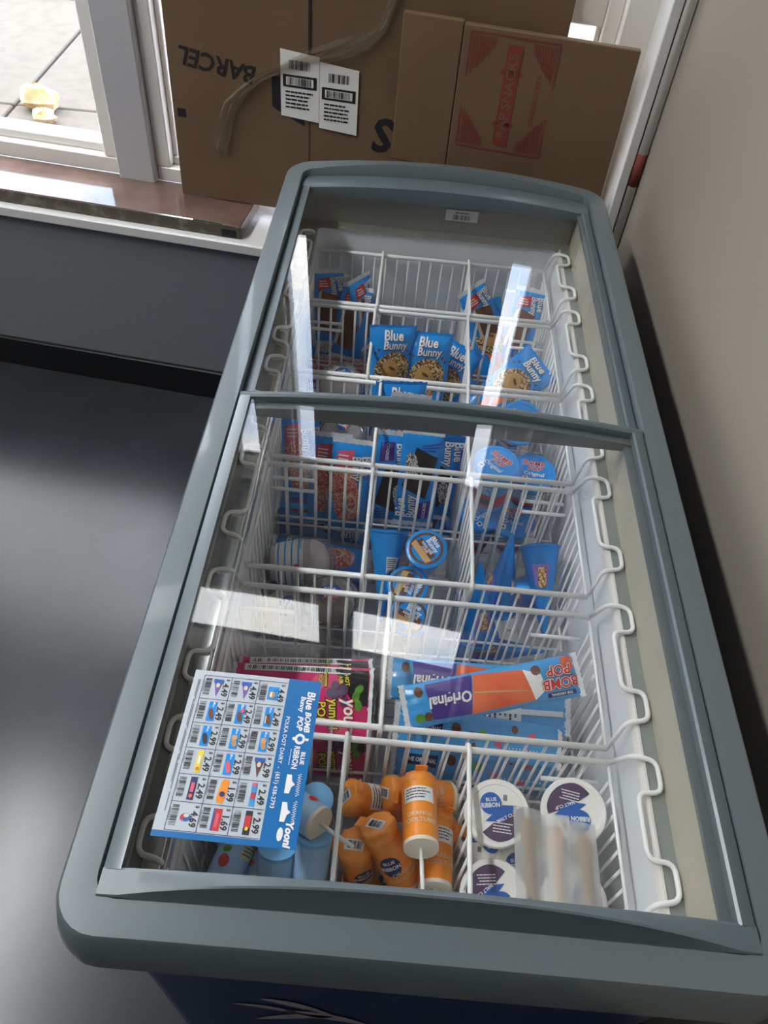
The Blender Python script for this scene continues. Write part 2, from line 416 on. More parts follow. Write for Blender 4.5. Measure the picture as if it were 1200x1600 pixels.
# ------------------------------------------------------------------ freezer cabinet
HT = .87
def rrect(x0, x1, y0, y1, r, z, n=6, crown=0, bow=0):
    P = []
    for (cx, cy, a0) in ((x1-r, y0+r, -PI/2), (x1-r, y1-r, 0), (x0+r, y1-r, PI/2), (x0+r, y0+r, PI)):
        for k in range(n+1):
            a = a0+PI/2*k/n; P.append((cx+r*math.cos(a), cy+r*math.sin(a)))
        # extra points along the following side so crowns have something to bend
        nx = {(-PI/2): None}.get(a0)
        if a0 == 0:
            for k in range(1, 12): P.append((x1-r+(x0-x1+2*r)*k/12, y1))
        if a0 == PI:
            for k in range(1, 12): P.append((x0+r+(x1-x0-2*r)*k/12, y0))
        if a0 == -PI/2 or a0 == PI/2:
            for k in range(1, 8):
                t = k/8; P.append(((x1, y0+r+(y1-y0-2*r)*t) if a0 < 0 else (x0, y1-r+(y0-y1+2*r)*t)))
    ym = (y0+y1)/2; xm = (x0+x1)/2; hw = (x1-x0)/2
    out = []
    for (x, y) in P:
        q = 1-((x-xm)/hw)**2; e = max(0, (y-ym)/((y1-y0)/2))
        far = max(0., (e-.9)/.1)
        near = max(0., (-(y-ym)/((y1-y0)/2)-.9)/.1)
        out.append((x, y+bow*q*far, z+crown*q*(far+.35*near)))
    return out
FX, FY0, FY1 = .366, -.073, 1.515
fz = thing('chest_freezer', (0, .72, 0), 'long grey and blue chest freezer with sliding glass top against taupe wall', 'freezer')
OFF = Vector((0, -.72, 0))
def fpart(b, nm, m, smooth=False, parent=None, auto=35):
    b.v = [(p[0], p[1]-.72 if parent is None else p[1]-.72, p[2]) for p in b.v]
    return b.build(nm, m, parent or fz, smooth, auto)
def ring(ins, z, r, crown=0, bow=0):
    return rrect(-FX+ins, FX-ins, FY0+ins, FY1-ins, r, z, 6, crown, bow)
b = MB()
b.loft([ring(.030, .800, .04), ring(.005, .800, .050), ring(0, .805, .052), ring(.001, .820, .052), ring(.010, .8635, .046, .016, .015),
        ring(.0135, .868, .043, .022, .018), ring(.030, .8695, .034, .026, .018), ring(.0455, .870, .022, .028, .018), ring(.0465, .868, .018, .028, .018), ring(.0475, .846, .018, .01, .01)])
rim = fpart(b, 'rim', 'grey_plastic', True)
b = MB(); b.loft([ring(.0475, .848, .016), ring(.050, .845, .016), ring(.056, .845, .014)]); fpart(b, 'track_groove', 'dark_gap')
# outer body
b = MB(); b.loft([rrect(-.33, .33, -.036, 1.47, .03, z) for z in (.06, .78)]); body = fpart(b, 'cabinet', 'body_blue', True)
b = MB(); b.loft([rrect(-.343, .343, -.049, 1.485, .035, z) for z in (.774, .803)]); fpart(b, 'dark_band', 'band_dark', True)
b = MB(); b.loft([rrect(-.31, .31, -.01, 1.45, .02, z) for z in (0, .06)], cap0=True, cap1=True); fpart(b, 'plinth', 'dark_gap')
# printed strokes on the near side
b = MB(); fn = lambda x, z: Vector((x, -.0375, z))
for (x0, z0, x1, z1, w) in ((-.218, .425, -.12, .385, .011), (-.178, .478, -.085, .405, .016), (-.15, .40, -.03, .345, .022), (-.19, .315, -.08, .385, .018)):
    n = 8; L = []
    for k in range(n+1):
        t = k/n; h = w*math.sin(PI*min(1, t*.9+.05))+.0008; x = x0+(x1-x0)*t; z = z0+(z1-z0)*t+.012*math.sin(PI*t)
        L.append((Vector((x, -.0375, z-h)), Vector((x, -.0375, z+h))))
    b.add([p for q in L for p in q], [(2*k, 2*k+2, 2*k+3, 2*k+1) for k in range(n)])
fpart(b, 'printed_strokes', 'body_print')
# throat, ledge and liner
TL, TR, TN, TF = -.322, .297, .004, 1.443          # throat
LZ = .758                                          # ledge height
IL, IR, IN_, IF_ = -.284, .272, .016, 1.438        # liner opening
b = MB(); b.add([(TR, TN, .846), (TR, TF, .846), (TR, TF, LZ), (TR, TN, LZ)], [(0, 1, 2, 3)]); b.add([(TL, TN, .846), (TL, TF, .846), (TL, TF, LZ), (TL, TN, LZ)], [(3, 2, 1, 0)])
b.add([(TL, TN, .846), (TR, TN, .846), (TR, TN, LZ), (TL, TN, LZ)], [(0, 1, 2, 3)])
fpart(b, 'throat', 'throat')
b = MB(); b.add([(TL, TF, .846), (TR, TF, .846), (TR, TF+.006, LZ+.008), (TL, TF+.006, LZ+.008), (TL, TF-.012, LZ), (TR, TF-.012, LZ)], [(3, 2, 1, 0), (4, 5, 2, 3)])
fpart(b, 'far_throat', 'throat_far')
b = MB(); b.box(TR-.006, TR+.018, TN, TF, .846, .853); b.box(TL-.018, TL+.004, TN, TF, .846, .853); b.box(TL, TR, TF-.004, TF+.03, .846, .853); b.box(TL, TR, TN-.03, TN, .846, .853)
fpart(b, 'lid_track', 'grey_plastic')
b = MB(); b.box(IR+.007, TR, TN, TF, LZ-.01, LZ); fpart(b, 'ledge', 'ledge_grey')
b = MB()
for x in range(1):
    L = []
    for (px, pz) in ((IR-.001, LZ-.012), (IR, LZ-.002), (IR+.003, LZ+.002), (IR+.006, LZ+.002), (IR+.008, LZ-.002)): L.append([(px, TN, pz), (px, TF, pz)])
    b.loft(L, close=False)
fpart(b, 'ledge_lip', 'vinyl_white', True)
b = MB(); b.box(TL, -.3075, TN, TF, LZ-.01, LZ+.0005); fpart(b, 'left_ledge', 'ledge_grey')
b = MB(); L = []; zz = LZ+.0035; lx0, lx1 = -.308, -.2885
for k in range(13):
    t_ = k/12; x = lx0+(lx1-lx0)*t_
    if k: zz -= (lx1-lx0)/12*math.tan(math.radians(2.5+5.5*t_))
    L.append([(x, TN, zz), (x, TF, zz)])
L.append([(lx1+.0008, TN, zz-.003), (lx1+.0008, TF, zz-.003)]); z1_ = zz-.003
for k in range(7):
    a_ = PI*k/6; L.append([(lx1+.0038-.003*math.cos(a_), TN, z1_+.002*math.sin(a_)), (lx1+.0038-.003*math.cos(a_), TF, z1_+.002*math.sin(a_))])
L.append([(lx1+.0068, TN, z1_-.02), (lx1+.0068, TF, z1_-.02)])
b.loft(L[::-1], close=False); fpart(b, 'steel_ledge', 'ledge_steel', True, auto=80)
b = MB(); L = [rrect(IL, IR, IN_, IF_, .02, LZ-.002), rrect(IL+.002, IR-.002, IN_+.002, IF_-.002, .02, .72), rrect(IL+.004, IR-.004, IN_+.003, IF_-.003, .02, .40)]
L = [l[::-1] for l in L]
b.loft(L, cap1=True); fpart(b, 'liner', 'liner', True)
# barcode sticker on the far throat
fn = lambda x, z: Vector((x, TF-.0015, z))
st = MB().rect(.005, .078, .800, .826, lambda x, z: Vector((x, TF-.001, z))); st = fpart(st, 'sticker', 'label_white')
bc = MB().bars(.022, .062, .803, .815, fn, 20, 4); bc.lines(.026, .058, .817, .822, fn, 1); bc = fpart(bc, 'barcode', 'barcode', parent=st)

# ------------------------------------------------------------------ sliding lids
CROWN = .020
def crown(x): return CROWN*max(0, 1-(x/.318)**2)
def gcrown(x): return .006*max(0, 1-(x/.318)**2)
def make_lid(name, y0, y1, zb, side, near, far, label, handle):
    t = thing(name, (0, (y0+y1)/2, zb), label, 'glass lid', 'sliding glass lids of the freezer'); cyy = (y0+y1)/2
    HX = .3165
    def bar(nm, xs, ya, yb, zlo, zhi, m='grey_lid'):
        """crowned bar across the width"""
        b = MB(); L = []; n = 28
        for k in range(n+1):
            x = xs[0]+(xs[1]-xs[0])*k/n; c = crown(x)
            L.append([(x, ya-cyy, zlo), (x, ya-cyy, c+zhi-.002), (x, ya+.003-cyy, c+zhi), (x, yb-.003-cyy, c+zhi), (x, yb-cyy, c+zhi-.002), (x, yb-cyy, zlo)])
        b.loft(L, cap0=True, cap1=True); return b.build(nm, m, t, True, 35)
    if not handle: bar('near_rail', (-HX, HX), y0, near, -.010, .004)
    else:
        b = MB(); L = []; n = 56
        for k in range(n+1):
            x = -HX+2*HX*k/n; q = max(0, 1-abs(x/.293)**2.6); c = crown(x); top = c+.004; yl = y0+.002+.0155*q
            L.append([(x, y0-cyy, -.022), (x, y0-cyy, top-.002-.034*q), (x, y0+(yl-y0)*.30-cyy, top-.001-.030*q), (x, y0+(yl-y0)*.85-cyy, top-.006*q), (x, yl-cyy, top+.0045*q), (x, yl+.0022-cyy, top+.0055*q),
                      (x, near-.003-cyy, top), (x, near-cyy, top-.002), (x, near-cyy, -.010)])
        b.loft(L, cap0=True, cap1=True); b.build('near_rail_with_grip', 'grey_lid', t, True, 30)
    bar('far_rail', (-HX, HX), far, y1, -.010, .004)
    for s in (-1, 1):
        b = MB(); xa, xb = sorted((s*HX, s*side)); ca, cb = crown(xa), crown(xb)
        L = [[(xa, y-cyy, ca-.010), (xb, y-cyy, cb-.010), (xb, y-cyy, cb+.002), (xb-.003*(xb > 0)+.0*(xb < 0), y-cyy, cb+.004), (xa+.003, y-cyy, ca+.004), (xa, y-cyy, ca+.002)] for y in (near-.002, far+.002)]
        b.loft(L, cap0=True, cap1=True); b.build('side_rail', 'grey_lid', t, True, 35)
    # curved glass
    b = MB(); L = []; n = 32
    for k in range(n+1):
        x = -side-.004+(2*side+.008)*k/n; L.append((x, gcrown(x)))
    top = [[(x, y, z+.001) for x, z in L] for y in (near-.004-cyy, far+.004-cyy)]; bot = [[(x, y, z-.003) for x, z in L] for y in (near-.004-cyy, far+.004-cyy)]
    b.loft(top[::-1], close=False); b.loft(bot, close=False)
    b.build('glass', 'lid_glass', t, True, 60)
    return t
near_lid = make_lid('sliding_lid', -.0265, .709, .868, .299, .0, .696, 'upper sliding glass lid with moulded grip, price card lying on it', True)
far_lid = make_lid('sliding_lid', .685, 1.470, .853, .299, .70, 1.418, 'lower sliding glass lid tucked under the other, nearest the cardboard', False)
# corner gussets on the lower lid
FLY = (.685+1.470)/2
for s_ in (-1, 1):
    b = MB(); b.add([(s_*.299, .70-FLY, .006), (s_*.255, .70-FLY, .013), (s_*.299, .73-FLY, .006), (s_*.299, .70-FLY, .001), (s_*.255, .70-FLY, .008), (s_*.299, .73-FLY, .001)], [(0, 1, 2) if s_ < 0 else (2, 1, 0), (3, 4, 5), (0, 1, 4, 3), (1, 2, 5, 4), (0, 2, 5, 3)])
    b.build('corner_gusset', 'grey_lid', far_lid)

# ------------------------------------------------------------------ wire baskets
RZ, FZ = .71, .43
XA, XB = -.279, .249
BASK = [(1.212, 1.418), (.972, 1.196), (.732, .956), (.492, .714), (.246, .456), (.028, .226)]
BL = ['white wire basket beside the far end wall of the freezer, middle bay empty',
      'white wire basket with two nutty cone pouches in its middle bay',
      'white wire basket with pink crunch bar packs and lidded cups',
      'white wire basket with foil cones and round cone lids',
      'white wire basket with one divider, holding long ice pop packs',
      'white wire basket of orange tubes and white lidded cups under the grip']
def make_basket(i):
    y0, y1 = BASK[i]; cy_ = (y0+y1)/2; cx = (XA+XB)/2
    t = thing('wire_basket', (cx, cy_, FZ), BL[i], 'basket', 'wire baskets in the freezer')
    def part(b, nm):
        b.v = [(p[0]-cx, p[1]-cy_, p[2]-FZ) for p in b.v]; return b.build(nm, 'wire', t, True)
    nx = 20
    for (y, nm) in ((y0, 'near_grid'), (y1, 'far_grid')):
        b = MB()
        for k in range(1, nx):
            x = XA+(XB-XA)*k/nx; b.tube([(x, y, RZ), (x, y, FZ)], .0021, 5)
        for z in (.548, FZ+.004): b.tube([(XA, y+.003, z), (XB, y+.003, z)], .0024, 5)
        part(b, nm)
        b = MB(); b.tube([(XA, y, RZ), (XB, y, RZ)], .0046, 8); part(b, 'rim_bar')
        for (xa, xb) in ((XA, XA+.078), (XB, XB-.078)):
            b = MB(); s = .004 if y == y0 else -.004
            b.tube([(xa, y+s, .652), (xb, y+s, .652)], .0036, 6); part(b, 'stub_bar')
    for x, nm in ((XA, 'left_grid'), (XB, 'right_grid')):
        b = MB(); ny = 9
        for k in range(1, ny):
            y = y0+(y1-y0)*k/ny; b.tube([(x, y, RZ-.004), (x, y, FZ)], .0021, 5)
        for z in (RZ-.004, .548): b.tube([(x, y0, z), (x, y1, z)], .0026, 5)
        part(b, nm)
    b = MB()
    for k in range(9): y = y0+(y1-y0)*k/8; b.tube([(XA, y, FZ), (XB, y, FZ)], .002, 5)
    for k in range(0, 13): x = XA+(XB-XA)*k/12; b.tube([(x, y0, FZ-.003), (x, y1, FZ-.003)], .002, 5)
    part(b, 'floor_grid')
    for s in (-1, 1):
        xr, xi, xo = (XB, .261, .291) if s > 0 else (XA, -.287, -.316); z = LZ+.0065; c = .017
        P = [(xr, y1, RZ), (xi, y1-c+.004, z), (xo, y1-c, z), (xo, y1-c-.042, z), (xi, y1-c-.042, z), (xi, y0+c+.042, z), (xo, y0+c+.042, z), (xo, y0+c, z), (xi, y0+c-.004, z), (xr, y0, RZ)]
        b = MB(); b.tube(fillet(P, .013, 4), .0034, 7); part(b, 'hook_wire')
    return t
for i in range(6): make_basket(i)
def divider(i, x, label, x2=None):
    y0, y1 = BASK[i]; t = thing('basket_divider', (x, (y0+y1)/2, FZ), label, 'divider', 'wire dividers hung in the baskets'); cy_ = (y0+y1)/2
    def part(b, nm):
        b.v = [(p[0]-x, p[1]-cy_, p[2]-FZ) for p in b.v]; return b.build(nm, 'wire', t, True)
    b = MB(); zt = RZ+.008
    b.tube(fillet([(x, y1+.004, RZ-.03), (x, y1+.006, RZ+.006), (x, y1-.012, zt+.006), (x, y1-.03, zt), (x, y0+.02, zt), (x, y0-.006, RZ+.006), (x, y0-.004, RZ-.03)], .006, 3), .0034, 6); part(b, 'top_rail')
    b = MB()
    for k in range(8): y = y0+.016+(y1-y0-.032)*k/7; b.tube([(x, y, zt), (x, y, FZ+.012)], .0021, 5)
    for z in (.56, FZ+.012): b.tube([(x+.003, y0+.012, z), (x+.003, y1-.012, z)], .0022, 5)
    part(b, 'grid')
    return t
DIV = [(0, -.128, 'white wire divider between chocolate bar packs and the empty bay'), (0, .072, 'white wire divider between the empty bay and loose bar packs by taupe wall'),
       (1, -.130, 'white wire divider left of the two nutty cone pouches'), (1, .068, 'white wire divider right of the two nutty cone pouches'),
       (2, -.102, 'white wire divider between pink crunch packs and black cookie packs'), (2, .066, 'white wire divider between black cookie packs and blue-lidded cups'),
       (3, -.100, 'white wire divider between clear cups and the round cone lids'), (3, .070, 'white wire divider between the round cone lids and pointed foil cones'),
       (4, -.055, 'white wire divider between pink pouches and long ice pop packs'),
       (5, -.098, 'white wire divider between pale blue and orange tubes'), (5, .062, 'white wire divider between orange tubes and white lidded cups')]
for d in DIV: divider(*d)

# ------------------------------------------------------------------ sill slab, cardboard, pipe
b = MB(); t = thing('sill_slab', WP(-1.7, 1.70, .566), 'polished brown stone slab lying on the white window ledge', 'slab')
Ts = lambda p: WP(p.x, p.y, p.z)-Vector(t.location)
u1 = -.697
b = MB(); b.bbox(-2.58, u1, 1.607, 1.785, .567, .603, .002, Ts); b.build('stone', 'slab_brown', t)
b = MB(); b.bbox(-2.58, u1-.001, 1.6045, 1.6075, .568, .601, .001, Ts); b.build('rough_edge', 'slab_raw', t)
b = MB(); b.box(u1-.052, u1-.012, 1.6035, 1.605, .569, .590, Ts); b.build('black_sticker', 'ink_black', t)
b = MB(); b.box(u1-.035, u1-.002, 1.775, 1.786, .603, .6045, Ts); b.build('white_sticker', 'label_white', t)
b = MB(); b.box(u1-.13, u1-.05, 1.606, 1.609, .6015, .6036, Ts); b.build('tape_scrap', 'tape_green', t)

def board_frame(c0, c1, lean):
    """returns map (a along, b up the sheet, c out of the sheet toward the room) for a sheet whose bottom edge runs c0-c1"""
    c0, c1 = Vector(c0), Vector(c1); x = (c1-c0).normalized(); y = (Vector((0, 0, math.cos(lean))) + NW*math.sin(lean)).normalized(); n = x.cross(y).normalized()
    return c0, x, y, n
def sheet(name, c0, c1, h, lean, th, label):
    o, x, y, n = board_frame(c0, c1, lean); w = (Vector(c1)-Vector(c0)).length
    t = thing(name, o, label, 'cardboard')
    F = lambda a, b_, c: x*a + y*b_ + n*c
    return t, F, w, h
# big flattened carton standing on the ledge against the window
t, F, w, h = sheet('cardboard_carton', WP(-.897, 1.725, .606), WP(.045, 1.725, .606), .575, math.radians(2.2), .012,
    'large flattened brown carton with black lettering and white shipping labels leaning on window')
fn = lambda a, b_: F(a, b_, .0012)
T2 = lambda p: F(p.x, p.y, p.z)
b = MB(); b.bbox(0, .3575, .0, h, -.010, 0, .002, T2); b.build('panel', 'card', t)
b = MB(); b.bbox(.357, w, .0, h, -.012, -.002, .002, T2); b.build('panel', 'card', t)
b = MB(); b.box(.353, .359, h-.19, h, -.011, .0006, T2); b.build('slot', 'ink_black', t)
b = MB(); b.box(.3, .9, .0, .004, -.03, -.004, T2); b.build('fold_edge', 'card_edge', t)
b = MB(); b.text('BARCEL', .058, .125, .340, fn, PI-.13, .18, .018, .95); b.build('lettering', 'ink_black', t)
b = MB(); b.rect(.012, .034, .205, .225, fn); b.build('ink_mark', 'ink_black', t)
b = MB(); b.quad(((.262, .262), (.345, .225), (.345, .345), (.262, .330)), fn, 2, 2); b.build('ink_mark', 'ink_black', t)
b = MB(); b.text('S', .11, .545, .235, lambda a, b_: F(a, b_, -.0008), PI, .15, .03); b.build('lettering', 'ink_black', t)
for k, (a0, bb) in enumerate(((.285, .245), (.382, .228))):
    q = MB(); q.quad(((a0, bb), (a0+.096, bb-.006), (a0+.096, bb+.142), (a0, bb+.150)), lambda a, b_: F(a, b_, .0022), 2, 2); lb = q.build('shipping_label', 'label_white', t)
    f3 = lambda a, b_: F(a, b_, .0030)
    q = MB(); q.bars(a0+.022, a0+.074, bb+.108, bb+.128, f3, 20, k+3); q.rect(a0+.006, a0+.090, bb+.068, bb+.096, f3); q.lines(a0+.012, a0+.084, bb+.018, bb+.062, f3, 5, k)
    q.build('label_print', 'p_black', lb)
    q = MB(); q.rect(a0+.014, a0+.082, bb+.073, bb+.091, lambda a, b_: F(a, b_, .0034)); q.build('label_strip', 'label_white', lb)
    q = MB(); q.bars(a0+.018, a0+.078, bb+.074, bb+.090, lambda a, b_: F(a, b_, .0038), 22, k+8); q.build('barcode', 'p_black', lb)
# strand of clear tape hanging off the carton
b = MB(); P = [(.118, .135), (.135, .19), (.155, .25), (.19, .29), (.235, .325), (.30, .36), (.36, .385), (.43, .41), (.49, .435), (.53, .47), (.545, .52), (.55, .56)]
Wd = [.045, .042, .035, .022, .016, .018, .03, .042, .038, .02, .018, .02]; L = []
for k, (a, c) in enumerate(P):
    d = Vector((P[min(k+1, 11)][0]-P[max(k-1, 0)][0], P[min(k+1, 11)][1]-P[max(k-1, 0)][1])).normalized(); nx, ny = -d.y, d.x; row = []
    for j in range(7):
        q = j/6-.5; row.append(F(a+nx*Wd[k]*q, c+ny*Wd[k]*q, .006+.006*math.sin(k*1.7+j*2.1)+.004*(j % 2)))
    L.append(row)
b.loft(L, close=False); b.build('tape_strand', 'tape_clear', t, True)

# smaller carton with red print in front of it
c0, c1 = WP(-.318, 1.665, .815), WP(.200, 1.648, .811)
t, F2, w, h = sheet('cardboard_carton', c0, c1, .312, math.radians(4), .02, 'smaller tan carton with red ornamental frame and lettering, standing behind the freezer')
T3 = lambda p: F2(p.x, p.y, p.z)
b = MB(); b.bbox(0, .135, 0, h, -.022, 0, .002, T3); b.build('panel', 'card', t)
b = MB(); b.bbox(.1365, w, -.012, h-.004, -.022, .0008, .002, T3); b.build('panel', 'card', t)
b = MB(); b.bbox(.0, w, -.245, -.014, -.06, -.03, .002, T3); b.build('lower_flap', 'card_edge', t)
f2 = lambda a, b_: F2(a, b_, .0018)
A0, A1, B0, B1 = .152, .352, .058, .298
b = MB(); e = .0035
for (p, q, bb_) in ((.0, .36, (B0, B0+e)), (.62, 1.0, (B1-e, B1))):
    b = MB(); b.rect(A0, A1, *bb_, f2)
    for xx in (A0, A1-e): b.rect(xx, xx+e, B0+(B1-B0)*p, B0+(B1-B0)*q, f2)
    b.build('red_frame', 'ink_red', t)
for (sx, cx) in ((1, A0), (-1, A1)):
    for (sy, cy2) in ((1, B0), (-1, B1)):
        b = MB()
        for k in range(9):
            l = .075-.0083*k; x0 = cx+sx*(.008+.006*k); wv = .0032
            yy0 = cy2+sy*.008; yy1 = cy2+sy*(.008+l*(1-.03*(k % 3)))
            b.rect(min(x0, x0+sx*wv), max(x0, x0+sx*wv), min(yy0, yy1), max(yy0, yy1), f2)
        for k in range(4):
            b.blob(cx+sx*(.018+.011*k), cy2+sy*(.062-.013*k), .008, .008, f2, r0=.62, n=12, rings=1)
        b.build('corner_ornament', 'ink_red', t)
b = MB(); b.rect(.238, .272, .072, .282, f2); b.rect(.230, .280, .222, .230, f2); b.rect(.230, .280, .115, .123, f2); b.build('red_band', 'ink_red', t)
b = MB(); b.text('RAP SNACKS', .0300, .255, .177, lambda a, b_: F2(a, b_, .0025), PI/2, 0, .022, 1.02); b.build('lettering', 'card', t)
b = MB(); b.text('SINCE 1994', .016, .318, .178, f2, PI/2, 0, .01, 1.35); b.build('lettering', 'ink_red', t)

# painted pipe in the corner
t = thing('conduit_pipe', WP(.268, 1.66, .57), 'white painted vertical pipe in the corner beside the window', 'pipe')
b = MB(); b.tube([(0, 0, 0), (0, 0, CEIL-.57)], .011, 12); b.build('pipe', 'vinyl_white', t, True)
b = MB(); b.bbox(-.035, -.013, .0, .10, 0, CEIL-.57, .002); b.build('backing_strip', 'trim_white', t)
b = MB(); b.tube([(0, 0, .27), (0, 0, .345)], .0118, 12); q = b.build('sticker', 'ink_red', t, True); tag(q, 'red and white sticker')

# ------------------------------------------------------------------ price card on the glass
def card_z(x): return .868+gcrown(x)+.0022
t = thing('price_card', (-.206, .1235, 0), 'white and blue price list card lying on the freezer glass', 'card')
cw, ch = .186, .145
ca = math.radians(-91.2)
def CF(e):
    def f(x, y):
        X = math.cos(ca)*x-math.sin(ca)*y; Y = math.sin(ca)*x+math.cos(ca)*y
        return Vector((X, Y, card_z(X-.206)+e))
    return f
b = MB(); b.quad(((-cw/2, -ch/2), (cw/2, -ch/2), (cw/2, ch/2-.037), (-cw/2, ch/2-.037)), CF(0), 4, 12); b.quad(((-cw/2, -ch/2), (-cw/2, ch/2-.037), (cw/2, ch/2-.037), (cw/2, -ch/2)), CF(-.0006), 12, 4); b.build('sheet', 'card_white', t)
b = MB(); b.quad(((-cw/2, ch/2-.037), (cw/2, ch/2-.037), (cw/2, ch/2), (-cw/2, ch/2)), CF(0), 8, 6); b.quad(((cw/2-.006, -ch/2+.0), (cw/2, -ch/2), (cw/2, ch/2-.037), (cw/2-.006, ch/2-.037)), CF(.0002), 1, 10); b.build('header', 'card_blue', t)
f4 = CF(.0004)
b = MB()
gx0, gx1, gy0, gy1 = -cw/2+.006, cw/2-.007, -ch/2+.012, ch/2-.038
cx_, cy_ = (gx1-gx0)/6, (gy1-gy0)/3
for k in range(7): b.rect(gx0+k*cx_-.0003, gx0+k*cx_+.0003, gy0, gy1, f4, 1, 10)
for k in range(3): b.rect(gx0, gx1, gy0+k*cy_-.0003, gy0+k*cy_+.0003, f4, 1, 1)
b.build('grid_lines', 'p_navy', t)
PR = [['4.49', '2.49', '2.99', '2.49', '2.49', '4.69'], ['4.49', '2.49', '2.99', '2.99', '1.99', '1.69'], ['4.49', '2.49', '2.99', '2.99', '2.49', '2.99']]
PC = [['cone', 'choc', 'black', 'yellow', 'plum', 'mixed'], ['cone', 'choc2', 'nut', 'pink', 'tube', 'red'], ['box', 'sand', 'nut', 'cone', 'bomb', 'darkred']]
pic = {}
def pp(m): return pic.setdefault(m, MB())
for r in range(3):
    for c in range(6):
        x = gx0+(c+.5)*cx_; y = gy0+r*cy_; y2 = y+cy_
        tx, bcs = MB(), MB(); pic.clear()
        tx.text(PR[r][c], .0098, x+.002, y2-.0058, f4, 0, 0, .03, .95); tx.text('$', .005, x-.0105, y2-.004, f4, 0, 0, .02)
        bcs.bars(x-.011, x+.010, y+.0025, y+.0095, f4, 16, r*7+c); bcs.lines(x-.008, x+.007, y+.0008, y+.0018, f4, 1, r+c)
        k = PC[r][c]; yc = y+.0175; f5 = CF(.0008)
        if k in ('choc', 'choc2', 'sand', 'black', 'nut', 'pink'):
            pp('film_blue').rect(x-.0115, x+.0115, yc-.0045, yc+.0045, f4)
            pp({'choc': 'p_brown', 'choc2': 'p_brown', 'sand': 'p_brown', 'black': 'p_black', 'nut': 'p_caramel', 'pink': 'p_pink'}[k]).blob(x+.003, yc, .0065, .0026, f5, .25, 14, 1, 3)
            pp('p_white').text('Blue', .0034, x-.008, yc+.001, f5, 0, .2, .02)
            if k == 'nut': pp('p_tan').blob(x-.001, yc, .0032, .0032, CF(.001), 0, 12, 1)
            if k == 'sand': pp('p_cream').rect(x-.001, x+.008, yc-.0034, yc-.002, CF(.001))
            if k == 'choc2': pp('p_pink').blob(x-.004, yc+.002, .003, .0018, CF(.001), 0, 10, 1)
        elif k == 'cone':
            pp('p_brown' if c else 'p_lilac').poly([(x-.010, yc-.0055), (x-.010, yc+.0055), (x+.011, yc)][::-1], f4); pp('p_blue').rect(x-.0105, x-.006, yc-.0055, yc+.0055, f5); pp('p_cream').blob(x-.003, yc, .003, .0022, f5, 0, 10, 1)
        elif k == 'box': pp('film_blue').rect(x-.008, x+.008, yc-.006, yc+.006, f4); pp('p_caramel').blob(x+.002, yc-.001, .0048, .0036, f5, 0, 12, 1); pp('p_white').rect(x-.001, x+.005, yc-.003, yc-.001, CF(.001))
        elif k == 'yellow': pp('p_yellow').rect(x-.012, x+.012, yc-.003, yc+.003, f4); pp('p_orange').blob(x+.008, yc, .002, .002, f5, 0, 10, 1); pp('p_white').rect(x-.006, x+.003, yc-.0012, yc+.0012, f5)
        elif k == 'plum': pp('p_navy').rect(x-.012, x+.012, yc-.0035, yc+.0035, f4); pp('p_pink').rect(x-.006, x+.004, yc-.0018, yc+.0018, f5); pp('p_orange').blob(x+.008, yc, .0022, .002, f5, 0, 10, 1)
        elif k == 'tube': pp('tube_orange').blob(x, yc, .0125, .0042, f4, -.12, 20, 1, 5); pp('p_navy').blob(x+.003, yc, .0028, .0028, f5, 0, 12, 1)
        elif k == 'bomb': pp('film_sky').rect(x-.012, x+.012, yc-.0028, yc+.0028, f4); pp('p_red').rect(x-.002, x+.005, yc-.002, yc+.002, f5); pp('p_pink').rect(x-.012, x-.008, yc-.002, yc+.002, f5)
        elif k == 'red': pp('p_red').rect(x-.011, x+.011, yc-.0045, yc+.0045, f4); pp('p_pink').rect(x-.006, x+.008, yc-.001, yc+.002, f5); pp('p_blue').rect(x-.011, x+.011, yc-.0045, yc-.003, f5)
        elif k == 'darkred': pp('p_black').rect(x-.012, x+.012, yc-.0035, yc+.0035, f4); pp('p_red').rect(x-.007, x+.005, yc-.003, yc+.003, f5); pp('p_yellow').blob(x+.006, yc, .002, .0018, CF(.001), 0, 10, 1)
        elif k == 'mixed': pp('p_blue').blob(x, yc, .004, .0055, f4, 0, 10, 1, 2, .2); pp('p_red').blob(x+.001, yc-.003, .003, .002, f5, 0, 8, 1); pp('p_cream').blob(x-.001, yc+.001, .002, .003, f5, 0, 8, 1)
        tx.build('price', 'p_black', t); bcs.build('barcode', 'barcode', t); base = None
        for m_, mb in pic.items():
            o_ = mb.build('product_picture' if base is None else 'picture_detail', m_, base or t); base = base or o_
b = MB(); hy = ch/2
b.text('POLKA DOT DAIRY  -  (651) 438-2793', .0062, .004, hy-.031, f4, 0, 0, .01, 1.0)
b.text('Blue', .0125, -.068, hy-.0095, f4, 0, .1, .03); b.text('Bunny', .0075, -.063, hy-.0175, f4, 0, .1, .03)
b.text('BOMB', .0088, -.042, hy-.009, f4, .05, .25, .035); b.text('POP', .0088, -.040, hy-.017, f4, .05, .25, .035)
b.blob(-.022, hy-.014, .0062, .0058, f4, 0, 14, 2); b.rect(-.0235, -.0205, hy-.008, hy-.0045, f4); b.blob(-.022, hy-.0205, .002, .0018, f4, 0, 8, 1)
b.text('BLUE', .0062, -.001, hy-.008, f4, 0, 0, .03); b.text('RIBBON', .0085, -.001, hy-.0155, f4, 0, 0, .03, .85); b.lines(-.010, .008, hy-.022, hy-.0205, f4, 1)
